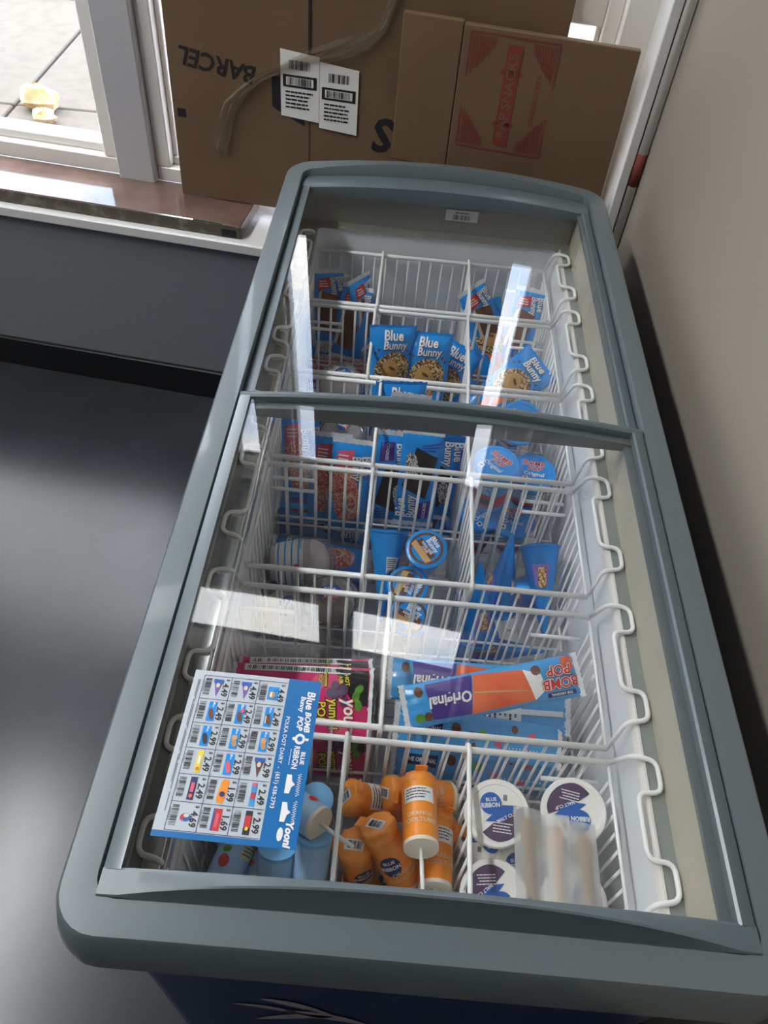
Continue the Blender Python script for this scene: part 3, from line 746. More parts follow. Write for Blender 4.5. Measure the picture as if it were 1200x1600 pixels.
for xx in (.028, .057):
    b.poly([(xx-.010, hy-.021), (xx+.010, hy-.021), (xx+.010, hy-.016), (xx+.003, hy-.0145), (xx, hy-.011), (xx-.003, hy-.0145), (xx-.010, hy-.016)], f4)
    n = 26
    for k in range(n):
        x0 = xx-.012+.024*k/n; yv = hy-.0075+.0024*math.sin(k*2.4); b.quad(((x0, yv-.0006), (x0+.0011, hy-.0075+.0024*math.sin((k+1)*2.4)-.0006), (x0+.0011, hy-.0075+.0024*math.sin((k+1)*2.4)+.0006), (x0, yv+.0006)), f4, 1, 1)
b.text('Yooni', .0105, .079, hy-.010, f4, 0, .15, .05); b.blob(.079, hy-.018, .007, .0032, f4, 0, 12, 1, 2, .1)
b.build('header_print', 'p_white', t)
b = MB(); b.lines(-cw/2+.012, cw/2-.006, -ch/2+.0055, -ch/2+.0085, f4, 2, 5, .6); b.build('small_print', 'p_grey', t)
b = MB(); b.blob(-.022, hy-.014, .0032, .003, CF(.0007), 0, 10, 1); b.build('bell_mark', 'card_blue', t)

# ------------------------------------------------------------------ frozen goods: prototypes
def pack(name, cat, w, l, t, film, front, back='nutri', taper=0, seal='film_white', sealw=.010):
    """pillow pack: local x = width, y = length, +z = printed face. front(fn) -> list of (part name, material, MB)"""
    root = thing(name, (0, 0, 0), None, cat)
    def wid(y): return (w/2)*(1+taper*(2*y/l))
    def S(x, y):
        a = max(0, 1-min(1, abs(x)/wid(y))**2.4)**.55; b_ = max(0, 1-abs(2*y/l)**5)**.7
        k = abs(2*y/l)**3
        return t/2*a*b_*(1+.10*math.sin(x*70+y*45+l*900)+.07*math.sin(y*110-x*30)) + .0011*k*math.sin(x*420+y*90)
    b = MB(); nx, ny = 14, 22; L = []
    for j in range(ny+1):
        y = -l/2+l*j/ny; row = []
        for i in range(nx+1): x = wid(y)*(-1+2*i/nx); row.append((x, y, S(x, y)+.0003))
        for i in range(nx, -1, -1): x = wid(y)*(-1+2*i/nx); row.append((x, y, -S(x, y)*.85-.0003))
        L.append(row)
    b.loft(L); b.build('wrapper', film, root, True)
    for sg in (-1, 1):
        b = MB(); q = wid(sg*l/2)+.001; n = 16; A = []; B = []
        for i in range(n+1):
            x = -q+2*q*i/n; A.append((x, sg*l/2*.985, .0008*math.sin(i*2.2))); B.append((x, sg*(l/2+sealw-.0016*(i % 2)), .0012*math.sin(i*1.3)))
        up = [A, B] if sg > 0 else [B, A]
        b.loft(up, close=False); b.loft([[(x, y, z-.0008) for x, y, z in r] for r in up][::-1], close=False)
        b.build('end_seal', seal, root, True)
    def fn(e): return lambda x, y: Vector((x, y, S(x, y)+.0003+e))
    def fb(e): return lambda x, y: Vector((-x, y, -S(-x, y)*.85-.0003-e))
    for (nm, m, mb) in front(fn): mb.build(nm, m, root)
    if back:
        b = MB(); b.rect(-w*.3, w*.3, -l*.22, l*.22, fb(.0006), 5, 6); b.build('nutrition_panel', 'p_white', root)
        b = MB(); b.lines(-w*.26, w*.26, -l*.05, l*.2, fb(.0011), 8, 3); b.bars(-w*.2, w*.2, -l*.2, -l*.09, fb(.0011), 18, 5); b.build('barcode', 'barcode', root)
        b = MB(); b.quad(((-.004, -l*.48), (.004, -l*.48), (.004, l*.48), (-.004, l*.48)), fb(.002), 1, 14); b.build('fin_seal', seal, root)
    return root
def logo(fn, x, y, s, rot=0):
    """two-line script lettering"""
    sh = MB(); sh.text('Blue', s*1.15, x+math.cos(rot)*(-.1*s)-math.sin(rot)*.42*s, y+math.sin(rot)*(-.1*s)+math.cos(rot)*.42*s, fn(.0016), rot, .12, .03, .9)
    sh.text('Bunny', s*1.05, x+math.cos(rot)*(.05*s)+math.sin(rot)*.42*s, y+math.sin(rot)*(.05*s)-math.cos(rot)*.42*s, fn(.0016), rot, .12, .03, .85)
    dk = MB(); dk.text('Blue', s*1.15, x+math.cos(rot)*(-.1*s)-math.sin(rot)*.42*s+.0006, y+math.sin(rot)*(-.1*s)+math.cos(rot)*.42*s-.0009, fn(.0011), rot, .12, .055, .9)
    dk.text('Bunny', s*1.05, x+math.cos(rot)*(.05*s)+math.sin(rot)*.42*s+.0006, y+math.sin(rot)*(.05*s)-math.cos(rot)*.42*s-.0009, fn(.0011), rot, .12, .055, .85)
    return [('lettering', 'p_white', sh), ('lettering_shadow', 'p_navy', dk)]
def f_sandwich(fn):
    o = []
    o.append(('red_panel', 'p_red', MB().quad(((-.026, .040), (.004, .046), (.004, .070), (-.024, .066)), fn(.0007), 4, 4)))
    o.append(('panel_lettering', 'p_white', MB().lines(-.021, .0, .048, .064, fn(.0013), 3, 4, .5)))
    o.append(('chocolate_picture', 'p_brown', MB().quad(((-.026, -.052), (.010, -.062), (.022, .030), (-.016, .040)), fn(.0007), 8, 8)))
    o.append(('cream_picture', 'p_cream', MB().quad(((-.033, -.050), (-.026, -.053), (-.016, .040), (-.023, .036)), fn(.0009), 2, 8)))
    return o+logo(fn, .020, .052, .018, -PI/2+.15)
def f_strawberry(fn):
    o = [('purple_panel', 'p_pink', MB().quad(((-.028, .030), (.006, .040), (.004, .078), (-.028, .074)), fn(.0006), 4, 4))]
    o.append(('bar_picture', 'crunch_pink', MB().blob(-.004, -.012, .024, .056, fn(.0009), .18, 26, 5, 3.2, .02)))
    o.append(('bite_picture', 'p_cream', MB().blob(.008, -.028, .011, .019, fn(.0013), .18, 18, 2, r0=.72)))
    o.append(('panel_lettering', 'p_white', MB().lines(-.024, .0, .050, .070, fn(.0012), 3, 8, .4)))
    return o+logo(fn, .020, .046, .021, -PI/2+.12)
def f_cookie(fn):
    o = [('bar_picture', 'p_black', MB().quad(((-.030, -.050), (.010, -.066), (.030, .012), (-.016, .034)), fn(.0008), 8, 8))]
    o.append(('crumb_picture', 'crunch_cookie', MB().blob(.014, -.030, .011, .024, fn(.0013), .22, 20, 3, 2.6, .06)))
    o.append(('purple_panel', 'p_purple', MB().quad(((-.030, .036), (-.004, .042), (-.004, .078), (-.030, .074)), fn(.0007), 4, 4)))
    o.append(('panel_lettering', 'p_white', MB().text('COOKIES', .008, -.017, .058, fn(.0013), -PI/2, 0, .02)))
    sw = MB()
    for k in range(3): sw.quad(((-.034+.004*k, -.078+.007*k), (.0, -.070+.004*k), (.0, -.068+.004*k), (-.034+.004*k, -.074+.007*k)), fn(.0007), 6, 1)
    o.append(('swirl', 'film_navy', sw))
    return o+logo(fn, .018, .054, .022, -PI/2+.12)
def f_cone(fn):
    o = [('cone_picture', 'p_orange', MB().quad(((-.009, -.085), (.008, -.085), (.018, -.012), (-.018, -.012)), fn(.0006), 5, 8))]
    o.append(('nut_picture', 'crunch_nut', MB().blob(0, .012, .036, .039, fn(.0009), 0, 30, 6, 2, .05)))
    o.append(('caramel_picture', 'p_caramel', MB().blob(-.005, .014, .018, .020, fn(.0015), 0, 22, 4)))
    sp = MB()
    for (a, c) in ((-.036, .046), (-.030, .054), (.030, .052), (.036, .044), (.036, -.018), (-.036, -.018), (.022, .057)): sp.blob(a, c, .0032, .0022, fn(.0008), a*40, 8, 1)
    o.append(('nut_pieces', 'p_brown', sp))
    o.append(('drip_picture', 'p_brown', MB().blob(-.002, .018, .008, .0032, fn(.0021), -.5, 12, 1)))
    return o+logo(fn, .002, .0725, .022, 0)
def f_bomb(fn):
    o = [('orange_picture', 'p_orange', MB().quad(((-.0265, -.024), (.0255, -.036), (.0235, .056), (-.0205, .046)), fn(.0008), 8, 10))]
    o.append(('streak', 'p_tan', MB().quad(((-.004, -.028), (-.001, -.028), (.010, .048), (.008, .048)), fn(.0012), 2, 8)))
    o.append(('tip_picture', 'p_white', MB().quad(((-.0205, .046), (.0235, .056), (.012, .074), (-.010, .070)), fn(.0009), 6, 5)))
    o.append(('purple_panel', 'p_purple', MB().quad(((-.0255, -.094), (.0235, -.090), (.0255, -.036), (-.0265, -.026)), fn(.0007), 8, 8)))
    o.append(('lettering', 'p_white', MB().text('Original', .021, .0, -.062, fn(.0015), -PI/2, .1, .03, .9)))
    fr = MB(); fr.blob(-.016, .064, .007, .007, fn(.0009), 0, 14, 2); fr.blob(.018, -.096, .006, .006, fn(.0009), 0, 14, 2); fr.blob(-.017, -.104, .0075, .006, fn(.0009), 0, 14, 2); o.append(('cherry', 'p_brown', fr))
    o.append(('lime', 'p_green', MB().blob(.018, -.108, .006, .007, fn(.0010), 0, 14, 2)))
    o.append(('orange_corner', 'p_orange', MB().quad(((-.028, .104), (-.010, .104), (-.010, .120), (-.028, .120)), fn(.0006), 2, 2)))
    for nm, m, bo, e in (('logo_shadow', 'p_navy', .10, .0012), ('logo_outline', 'p_white', .07, .0017), ('logo', 'p_red', .02, .0023)):
        q = MB(); q.text('BOMB', .0195, .0065, .096, fn(e), -PI/2, .1, bo, 1.0); q.text('POP', .0195, -.0115, .097, fn(e), -PI/2, .1, bo, 1.0); o.append((nm, m, q))
    q = MB(); q.rect(.0185, .0245, .074, .116, fn(.0009), 1, 4); o.append(('blue_strip', 'p_navy', q))
    o.append(('strip_lettering', 'p_white', MB().text('THE ORIGINAL', .0048, .0215, .095, fn(.0014), -PI/2, .1, .02)))
    return o
def f_bomb_fruit(fn):
    o = [('blue_strip', 'p_navy', MB().quad(((-.008, .062), (.010, .060), (.008, .108), (-.006, .110)), fn(.0008), 3, 5))]
    o.append(('strip_lettering', 'p_white', MB().text('THE ORIGINAL', .0085, .001, .085, fn(.0014), -PI/2, .1, .02, .8)))
    rd = MB()
    for (a, c, r) in ((.006, .040, .008), (-.014, .012, .004), (.016, -.05, .006)): rd.blob(a, c, r, r*.9, fn(.0010), 0, 14, 2)
    o.append(('cherry', 'p_brown', rd))
    o.append(('lime', 'p_green', MB().blob(.002, .000, .0075, .0075, fn(.0010), 0, 16, 2)))
    bb = MB()
    for (a, c) in ((-.004, .020), (.002, .017), (-.004, .014)): bb.blob(a, c, .0036, .0036, fn(.0010), 0, 10, 1)
    o.append(('berry', 'p_purple', bb))
    ml = MB()
    for (a, c) in ((-.008, -.026), (.010, -.078), (-.014, -.068)): ml.quad(((a-.006, c-.004), (a+.006, c-.005), (a+.001, c+.007), (a-.001, c+.007)), fn(.0010), 2, 2)
    o.append(('melon', 'p_pink', ml))
    o.append(('fine_print', 'p_white', MB().lines(-.012, -.009, -.10, -.035, fn(.0010), 12, 5, .4)))
    return o
def f_yummi(fn):
    o = [('black_end', 'film_black', MB().quad(((-.046, .046), (.004, .078), (.004, .096), (-.046, .096)), fn(.0006), 10, 6))]
    gr = MB()
    for (a, c, r) in ((-.008, .052, .008), (-.016, .062, .008), (.0, .064, .0075), (-.012, .044, .007), (-.022, .050, .007)): gr.blob(a, c, r, r*.85, fn(.0010), 0, 14, 2)
    o.append(('berry_picture', 'p_plum', gr))
    gl = MB()
    for (a, c) in ((-.008, .080), (.004, .084), (-.018, .084)): gl.blob(a, c, .008, .005, fn(.0011), a*30, 12, 2)
    o.append(('leaf_picture', 'p_green', gl))
    pk = MB()
    for (a, c) in ((.030, .010), (-.026, .026), (.006, .018), (.034, .062)): pk.blob(a, c, .011, .010, fn(.0009), 0, 14, 2)
    o.append(('fruit_picture', 'p_pink', pk))
    for nm, m, bo, e in (('outline', 'p_black', .10, .0014), ('lettering', 'p_yellow', .02, .0020)):
        q = MB(); q.text('yummi', .019, .018, .050, fn(e), .06, .05, bo, .80); q.text('POP', .016, .016, .033, fn(e), .06, .05, bo, 1.0); q.text('HOT', .008, -.030, .066, fn(e), .2, 0, bo); q.text('AIR', .008, -.030, .057, fn(e), .2, 0, bo); q.text('yummi', .0075, -.030, .036, fn(e), .1, 0, bo); q.text('POP', .0075, -.030, .028, fn(e), .1, 0, bo); o.append((nm, m, q))
    o.append(('outline', 'p_red', MB().text('your', .026, .018, .073, fn(.0014), .06, .1, .08, .85)))
    o.append(('lettering', 'p_white', MB().text('your', .026, .018, .073, fn(.0020), .06, .1, .025, .85)))
    o.append(('label_strip', 'p_white', MB().rect(-.049, -.039, -.085, .070, fn(.0009), 1, 10)))
    o.append(('barcode_bars', 'barcode', MB().bars(-.047, -.041, -.08, .066, fn(.0014), 60, 4, True)))
    return o
P_SAND = pack('ice_cream_pack', 'ice cream', .070, .155, .022, 'film_blue', f_sandwich)
P_STRAW = pack('ice_cream_pack', 'ice cream', .074, .175, .024, 'film_blue', f_strawberry)
P_COOK = pack('ice_cream_pack', 'ice cream', .074, .175, .024, 'film_blue', f_cookie)
P_CONE = pack('ice_cream_pack', 'ice cream', .086, .190, .044, 'film_blue', f_cone, taper=.12, seal='film_blue', sealw=.006)
def pack_balls(p, w, l, t): BALLS[p.name] = [(x*w, y*l, 0, t*(.42 if x == 0 else .30)*(1 if abs(y) < .4 else .55)) for x in (-.34, 0, .34) for y in (-.46, -.24, 0, .24, .46)]
for p_ in (P_SAND, P_STRAW, P_COOK): pack_balls(p_, .072, .165, .023)
pack_balls(P_CONE, .080, .190, .040)
P_BOMB = pack('ice_pop_pack', 'ice pop', .060, .245, .020, 'film_sky', f_bomb, sealw=.008)
P_FRUIT = pack('ice_pop_pack', 'ice pop', .060, .245, .020, 'film_sky', f_bomb_fruit, sealw=.008)
P_YUM = pack('ice_pop_pack', 'ice pop', .100, .195, .022, 'film_pink', f_yummi, sealw=.006)

pack_balls(P_BOMB, .060, .245, .020); pack_balls(P_FRUIT, .060, .245, .020); pack_balls(P_YUM, .100, .195, .022)
def cup(name, cat, r0, r1, h, m, lid, lidm, decor=None, rimm=None, lip=.003):
    """upright tapered cup, base at the origin, lid on top"""
    root = thing(name, (0, 0, 0), None, cat)
    MB().lathe([(r0*.9, 0), (r0, .002), (r1, h-.004)], 32).build('cup', m, root, True, 50)
    MB().lathe([(r1+.0005, h-.010), (r1+lip, h-.009), (r1+lip, h-.002), (r1+lip-.0015, h), (r1-.004, h), (r1-.005, h-.0015)], 40, wob=(None if lid != 'foil' else (lambda a, z: 1+.012*math.sin(a*31)))).build('lid_rim', rimm or lidm, root, True, 50)
    MB().lathe([(r1-.0035, h-.003), (r1-.004, h-.0008)], 40).build('lid', lidm, root, True, 30)
    if decor:
        fn = lambda e: (lambda x, y: Vector((x, y, h-.0006+e)))
        side = lambda e: (lambda s_, z: Vector(((r0+(r1-r0)*z/h+e)*math.cos(s_), (r0+(r1-r0)*z/h+e)*math.sin(s_), z)))
        for (nm, mm, mb) in decor(fn, side): mb.build(nm, mm, root)
    return root
def d_bombcup(fn, side):
    o = []
    for nm, m, bo, e in (('logo_shadow', 'p_white', .07, .0006), ('logo', 'p_red', .015, .0011)):
        q = MB(); q.text('BOMB', .015, .0, .016, fn(e), 0, .2, bo); q.text('POP', .014, .001, .004, fn(e), 0, .2, bo); o.append((nm, m, q))
    o.append(('lettering', 'p_white', MB().text('Original', .012, 0, -.009, fn(.0008), 0, .1, .02)))
    o.append(('code_patch', 'p_white', MB().rect(-.022, -.012, -.026, -.016, fn(.0006))))
    o.append(('patch_mark', 'p_black', MB().rect(-.0195, -.0145, -.0235, -.0185, fn(.001))))
    o.append(('red_band', 'p_red', MB().quad(((0, .018), (2*PI*.999, .018), (2*PI*.999, .058), (0, .058)), side(.0005), 40, 2)))
    o.append(('navy_band', 'p_navy', MB().quad(((3.4, .028), (5.6, .028), (5.6, .048), (3.4, .048)), side(.0009), 14, 1)))
    o.append(('side_lettering', 'p_white', MB().lines(3.6, 5.4, .062, .086, side(.0009), 4, 6)))
    return o
P_BCUP = cup('frozen_cup', 'frozen cup', .029, .039, .115, 'film_sky', 'foil', 'film_blue', d_bombcup)
def d_malt(fn, side):
    o = [('plum_panel', 'p_plum', MB().blob(.005, -.004, .030, .030, fn(.0005), 0, 20, 3, a0=-2.35, a1=.55))]
    o.append(('blue_wedge', 'p_blue', MB().quad(((-.014, -.012), (.008, -.010), (.024, .012), (.006, .010)), fn(.0008), 1, 1)))
    o.append(('blue_disc', 'p_blue', MB().blob(-.009, .010, .0135, .0135, fn(.0011), 0, 24, 2)))
    q = MB(); q.text('BLUE', .0062, -.009, .0145, fn(.0015), .2, 0, .02); q.text('RIBBON', .0078, -.009, .0075, fn(.0015), .2, 0, .03, .85); q.text('MALT CUP', .0056, .012, -.004, fn(.0012), .55, 0, .02)
    q.lines(-.004, .022, -.024, -.010, fn(.0012), 4, 6, .35); o.append(('lettering', 'p_white', q))
    o.append(('bell_mark', 'p_grey', MB().rect(.006, .011, .016, .023, fn(.0007))))
    return o
P_MALT = cup('malt_cup', 'malt cup', .032, .0385, .075, 'cup_white', 'plain', 'cup_white', d_malt)
def tube_item(name, m, capm, col, lines_):
    """round push tube: base disc with stick at z=0, crimped paper top at z=h"""
    h, r = .100, .0222; root = thing(name, (0, 0, 0), None, 'frozen tube')
    MB().lathe([(r*.97, .004), (r, .012), (r*1.02, h-.014)], 28).build('tube', m, root, True, 50)
    MB().lathe([(r*.98, .0), (r*.99, .005)], 28).build('base_disc', 'tube_end', root, True, 40)
    MB().lathe([(r*1.03, h-.016), (r*1.08, h-.012), (r*1.06, h-.003), (r*.9, h)], 36, wob=lambda a, z: 1+.035*math.sin(a*13)+.02*math.sin(a*7)).build('crimped_cap', capm, root, True, 60)
    b = MB(); b.bbox(r*.6, r*1.5, -.008, .008, h-.004, h-.0025, .0005); b.build('pull_tab', capm, root)
    b = MB(); b.tube([(0, 0, 0), (0, 0, -.055)], .0026, 8); b.build('stick', 'p_white', root, True)
    side = lambda e: (lambda s_, z: Vector(((r*1.02+e)*math.cos(s_/r), (r*1.02+e)*math.sin(s_/r), z)))
    fn = lambda x, y: Vector((x, y, h+.0007))
    q = MB(); q.quad(((-.024, .052), (.016, .052), (.016, .074), (-.024, .074)), side(.0004), 10, 1); q.rect(-.013, .012, -.006, .008, fn); q.build('white_label', 'p_white', root)
    q = MB(); q.lines(-.021, .013, .055, .072, side(.0008), 4, 3, .35); q.bars(-.010, .009, -.004, .006, lambda x, y: Vector((x, y, h+.0012)), 14, 3); q.build('label_print', 'barcode', root)
    q = MB()
    for sc in (0, .065):
        for k, tx_ in enumerate(lines_): q.text(tx_, .0078, -.004+sc, .034-.009*k, side(.0007), 0, 0, .02)
    q.build('lettering', col, root)
    q = MB(); q.blob(.048, .048, .013, .016, side(.0005), 0, 22, 3); q.build('blue_badge', 'p_navy', root)
    q = MB(); q.text('BLUE', .0066, .048, .055, side(.0009), 0, 0, .03); q.text('RIBBON', .008, .048, .046, side(.0009), 0, 0, .03, .85); q.build('badge_lettering', 'p_white', root)
    return root
P_ORA = tube_item('frozen_tube', 'tube_orange', 'tube_cap', 'p_cream', ('ORANGE', 'COOLTUBES'))
def blue_tube():
    h, r = .105, .0225; root = thing('frozen_tube', (0, 0, 0), None, 'frozen tube')
    MB().lathe([(r*.96, .004), (r, .010), (r*1.03, h)], 28).build('tube', 'tube_blue', root, True, 50)
    MB().lathe([(r*.95, 0), (r*.98, .005)], 28).build('base_disc', 'tube_end', root, True, 40)
    MB().lathe([(r*1.05, h-.006), (r*1.06, h), (r*.8, h+.001)], 28).build('lid', 'tube_lid', root, True, 40)
    b = MB(); b.tube([(0, 0, 0), (0, 0, -.055)], .0026, 8); b.build('stick', 'p_white', root, True)
    side = lambda e: (lambda s_, z: Vector(((r*1.03+e)*math.cos(s_/r), (r*1.03+e)*math.sin(s_/r), z)))
    q = MB(); q.quad(((-.012, .04), (.010, .04), (.010, .062), (-.012, .062)), side(.0004), 6, 1); q.build('white_label', 'p_cream', root)
    q = MB(); q.lines(-.010, .008, .043, .060, side(.0008), 4, 3, .35); q.lines(.02, .045, .04, .07, side(.0006), 4, 5, .4); q.build('label_print', 'p_navy', root)
    q = MB(); q.blob(-.028, .030, .007, .008, side(.0006), 0, 12, 2); q.blob(.03, .022, .006, .006, side(.0006), 0, 12, 2); q.build('cherry', 'p_red', root)
    q = MB(); q.blob(-.030, .044, .006, .004, side(.0007), .5, 10, 1); q.build('leaf', 'p_green', root)
    return root
P_BTU = blue_tube()
def cone_item(film, lidm, name='ice_cream_cone'):
    """foil-wrapped cone: tip at the origin, lid at z=h"""
    h, r = .165, .034; root = thing(name, (0, 0, 0), None, 'ice cream cone')
    MB().lathe([(0.0008, 0), (.004, .010), (r*.86, h*.82), (r*.97, h-.010), (r, h-.004)], 30).build('wrapper', film, root, True, 60)
    MB().lathe([(r*1.0, h-.006), (r*1.07, h-.004), (r*1.07, h-.001), (r*1.0, h+.0005), (r*.8, h+.001)], 40, wob=lambda a, z: 1+.014*math.sin(a*27)).build('lid', lidm, root, True, 50)
    side = lambda e: (lambda s_, z: Vector(((r*.86*z/(h*.82)+e)*math.cos(s_), (r*.86*z/(h*.82)+e)*math.sin(s_), z)))
    fn = lambda e: (lambda x, y: Vector((x, y, h+.001+e)))
    q = MB(); q.quad(((-1.95, .074), (-1.2, .074), (-1.1, .118), (-2.05, .118)), side(.0006), 8, 3); q.build('white_label', 'p_white', root)
    q = MB(); q.bars(-1.85, -1.3, .078, .096, side(.001), 16, 3); q.lines(-1.95, -1.2, .098, .116, side(.001), 5, 3, .4); q.build('label_print', 'barcode', root)
    q = MB(); q.blob(0, 0, r*.88, r*.88, fn(.0003), 0, 28, 1, r0=.84); q.build('brown_ring', 'p_brown', root)
    q = MB(); q.quad(((-.022, -.017), (.022, -.017), (.024, -.006), (-.024, -.006)), fn(.0005), 1, 1); q.build('tan_band', 'p_tan', root)
    q = MB(); q.rect(-.021, .021, -.006, .005, fn(.0006)); q.build('brown_band', 'p_brown', root)
    q = MB(); q.text('Blue', .013, -.001, .020, fn(.0008), 0, .1, .03); q.text('Bunny', .0115, .002, .011, fn(.0008), 0, .1, .03); q.text('KING SIZE', .0062, 0, .0015, fn(.001), 0, 0, .03); q.text('CONE', .0056, 0, -.0036, fn(.001), 0, 0, .03); q.build('lettering', 'p_white', root)
    q = MB(); q.quad(((.4, .05), (1.5, .05), (1.5, .13), (.4, .13)), side(.0006), 8, 4); q.build('picture_panel', 'p_lilac', root)
    q = MB(); q.quad(((.7, .09), (1.3, .09), (1.3, .125), (.7, .125)), side(.001), 6, 3); q.build('ice_cream_picture', 'crunch_nut', root)
    return root
P_FOIL = cone_item('foil_blue', 'foil_blue')
P_KING = cone_item('film_blue', 'film_blue')
def dome_cup(inner, body_m=None):
    root = thing('sundae_cup', (0, 0, 0), None, 'sundae cup')
    MB().lathe([(.030, .003), (.043, .070), (.041, .082), (.030, .098), (.012, .106), (.002, .107)], 28, wob=lambda a, z: 1+.03*math.sin(a*3+z*60)).build('ice_cream', inner, root, True)
    MB().lathe([(.031, 0), (.033, .002), (.0455, .074)], 32).build('cup', body_m or 'clear_plastic', root, True, 50)
    MB().lathe([(.0465, .073), (.049, .075), (.049, .080), (.046, .082), (.044, .092), (.036, .106), (.022, .114), (.004, .117), (.0005, .117)], 32).build('dome_lid', 'clear_plastic', root, True, 50)
    fn = lambda e: (lambda x, y: Vector((x, y, .1155+e-6.5*(x*x+y*y)+.0015)))
    q = MB(); q.blob(.0, .0, .020, .014, fn(.0), 0, 22, 4); q.build('round_label', 'p_blue', root)
    q = MB(); q.text('Blue', .0115, 0, .0045, fn(.0006), 0, .1, .03); q.text('Bunny', .0095, .001, -.004, fn(.0006), 0, .1, .03); q.build('lettering', 'p_white', root)
    q = MB(); q.quad(((-.016, -.010), (.012, -.012), (.014, -.008), (-.014, -.007)), fn(.0004), 5, 1); q.build('orange_stripe', 'p_orange', root)
    return root
def dome_band(root, m1, m2):
    side = lambda e: (lambda s_, z: Vector(((.0335+.0122*z/.074+e)*math.cos(s_), (.0335+.0122*z/.074+e)*math.sin(s_), z)))
    q = MB(); q.quad(((0, .012), (2*PI*.999, .012), (2*PI*.999, .062), (0, .062)), side(.0008), 36, 2); bd = q.build('printed_band', m1, root)
    q = MB()
    for k in range(4): q.quad(((0, .016+.012*k), (2*PI*.999, .016+.012*k), (2*PI*.999, .019+.012*k), (0, .019+.012*k)), side(.0013), 36, 1)
    for k in range(3): q.text('Blue Bunny', .011, 1.0+2*k, .056, lambda a, b_: side(.0013)(1.0+2*k+(a-1.0-2*k)/.041, b_), 0, .1, .02)
    q.build('stripes', m2, bd)
    q = MB(); q.blob(.3, .05, .12, .005, side(.0014), 0, 12, 1); q.blob(2.4, .05, .12, .005, side(.0014), 0, 12, 1); q.blob(4.5, .05, .12, .005, side(.0014), 0, 12, 1); q.build('red_dots', 'p_red', bd)
P_DOME = dome_cup('cream_pink'); dome_band(P_DOME, 'cup_white', 'film_sky')
P_DCHO = dome_cup('cream_choc', 'cup_black')

BALLS[P_BCUP.name] = [(0, 0, z, r) for z, r in ((.026, .026), (.05, .031), (.080, .034))]
BALLS[P_MALT.name] = [(0, 0, z, .028) for z in (.029, .046)]+[(.026*math.cos(a), .026*math.sin(a), .066, .009) for a in (0, 1.05, 2.1, 3.15, 4.2, 5.25)]
for p_ in (P_ORA, P_BTU): BALLS[p_.name] = [(0, 0, z, .021) for z in (.018, .034, .05, .066, .082)]
for p_ in (P_FOIL, P_KING): BALLS[p_.name] = [(0, 0, z, .034*z/.165*.9) for z in (.03, .05, .07, .09, .11, .135)]
for p_ in (P_DOME, P_DCHO): BALLS[p_.name] = [(0, 0, .032, .031), (0, 0, .055, .039), (0, 0, .075, .040)]
# ------------------------------------------------------------------ frozen goods: where they stand
def stand(proto, x, y, z, lean=70, yaw=0, spin=0, label=None, group=None, sc=1):
    """pack centre at x,y,z, printed face toward the near end, leaning back, spun about its face"""
    m = Matrix.Translation((x, y, z)) @ Matrix.Rotation(math.radians(yaw), 4, 'Z') @ Matrix.Rotation(math.radians(lean), 4, 'X') @ Matrix.Rotation(math.radians(spin), 4, 'Z') @ Matrix.Scale(sc, 4)
    return place(proto, None, label=label, group=group, m=m)
G = 'wrapped ice cream bars in the wire baskets'
# basket beside the far wall, left bay
stand(P_SAND, -.243, 1.315, .625, 68, 4, 4, 'blue bar pack with red panel standing against the left liner wall', G)
stand(P_SAND, -.186, 1.285, .600, 66, -6, -4, 'blue bar pack with cream edge and brown bar leaning between two similar packs', G)
stand(P_SAND, -.147, 1.300, .632, 74, 52, 0, 'blue bar pack turned edgeways against the first divider', G)
stand(P_STRAW, -.235, 1.262, .500, 24, 12, 75, 'blue bar pack lying low in the bay of chocolate packs, on its side', G)
stand(P_SAND, -.180, 1.250, .475, 14, -14, 100, 'chocolate bar pack lying flat beneath the leaning chocolate packs', G)
stand(P_COOK, -.205, 1.330, .462, 6, 5, 80, 'cookie bar pack on the basket floor beside the far end wall', G)
stand(P_SAND, -.215, 1.245, .446, 186, 20, 70, 'white-backed bar pack face down under the pile by the far wall', G)
# same basket, right bay
stand(P_SAND, .112, 1.318, .632, 66, 22, 26, 'blue bar pack tilted in the right bay against its divider', G)
stand(P_SAND, .214, 1.315, .625, 68, -8, -3, 'blue bar pack with brown bar standing upright against the right liner wall', G)
stand(P_CONE, .150, 1.300, .575, 52, 12, 12, 'nutty cone pouch slumped between two chocolate bar packs', G)
stand(P_SAND, .135, 1.255, .520, 40, -30, 35, 'half buried bar pack lying below the slumped cone pouch', G)
stand(P_CONE, .175, 1.262, .470, 10, 8, 84, 'nutty cone pouch lying flat on the floor of the right bay', G)
stand(P_COOK, .205, 1.35, .462, 8, 0, 90, 'cookie bar pack lying on the floor under the upright bar pack', G)
# same basket, middle bay, nearly empty
stand(P_SAND, -.075, 1.245, .452, 190, 15, 60, 'single bar pack lying face down in the almost empty bay', G)
# second basket
G2 = 'nutty cone pouches in the wire baskets'
stand(P_CONE, -.092, 1.062, .655, 72, 14, -4, 'nutty cone pouch with folded corner standing beside the left divider', G2)
stand(P_CONE, -.010, 1.068, .640, 68, -4, 3, 'nutty cone pouch with its round nut picture facing straight up, mid bay', G2)
stand(P_CONE, .045, 1.098, .600, 66, -26, -6, 'nutty cone pouch half hidden behind the round nut picture pouch', G2)
stand(P_CONE, -.055, 1.14, .565, 72, 0, 5, 'nutty cone pouch standing in the second row behind two others', G2)
stand(P_CONE, .166, 1.058, .640, 38, 4, -50, 'nutty cone pouch lying sideways by the right liner wall', G2)
stand(P_CONE, .120, 1.062, .560, 26, -14, 64, 'large blue pouch lying deep beside the second divider, lettering sideways', G2)
stand(P_COOK, .190, 1.100, .500, 12, 10, 80, 'cookie bar pack lying deep under the sideways cone pouch', G)
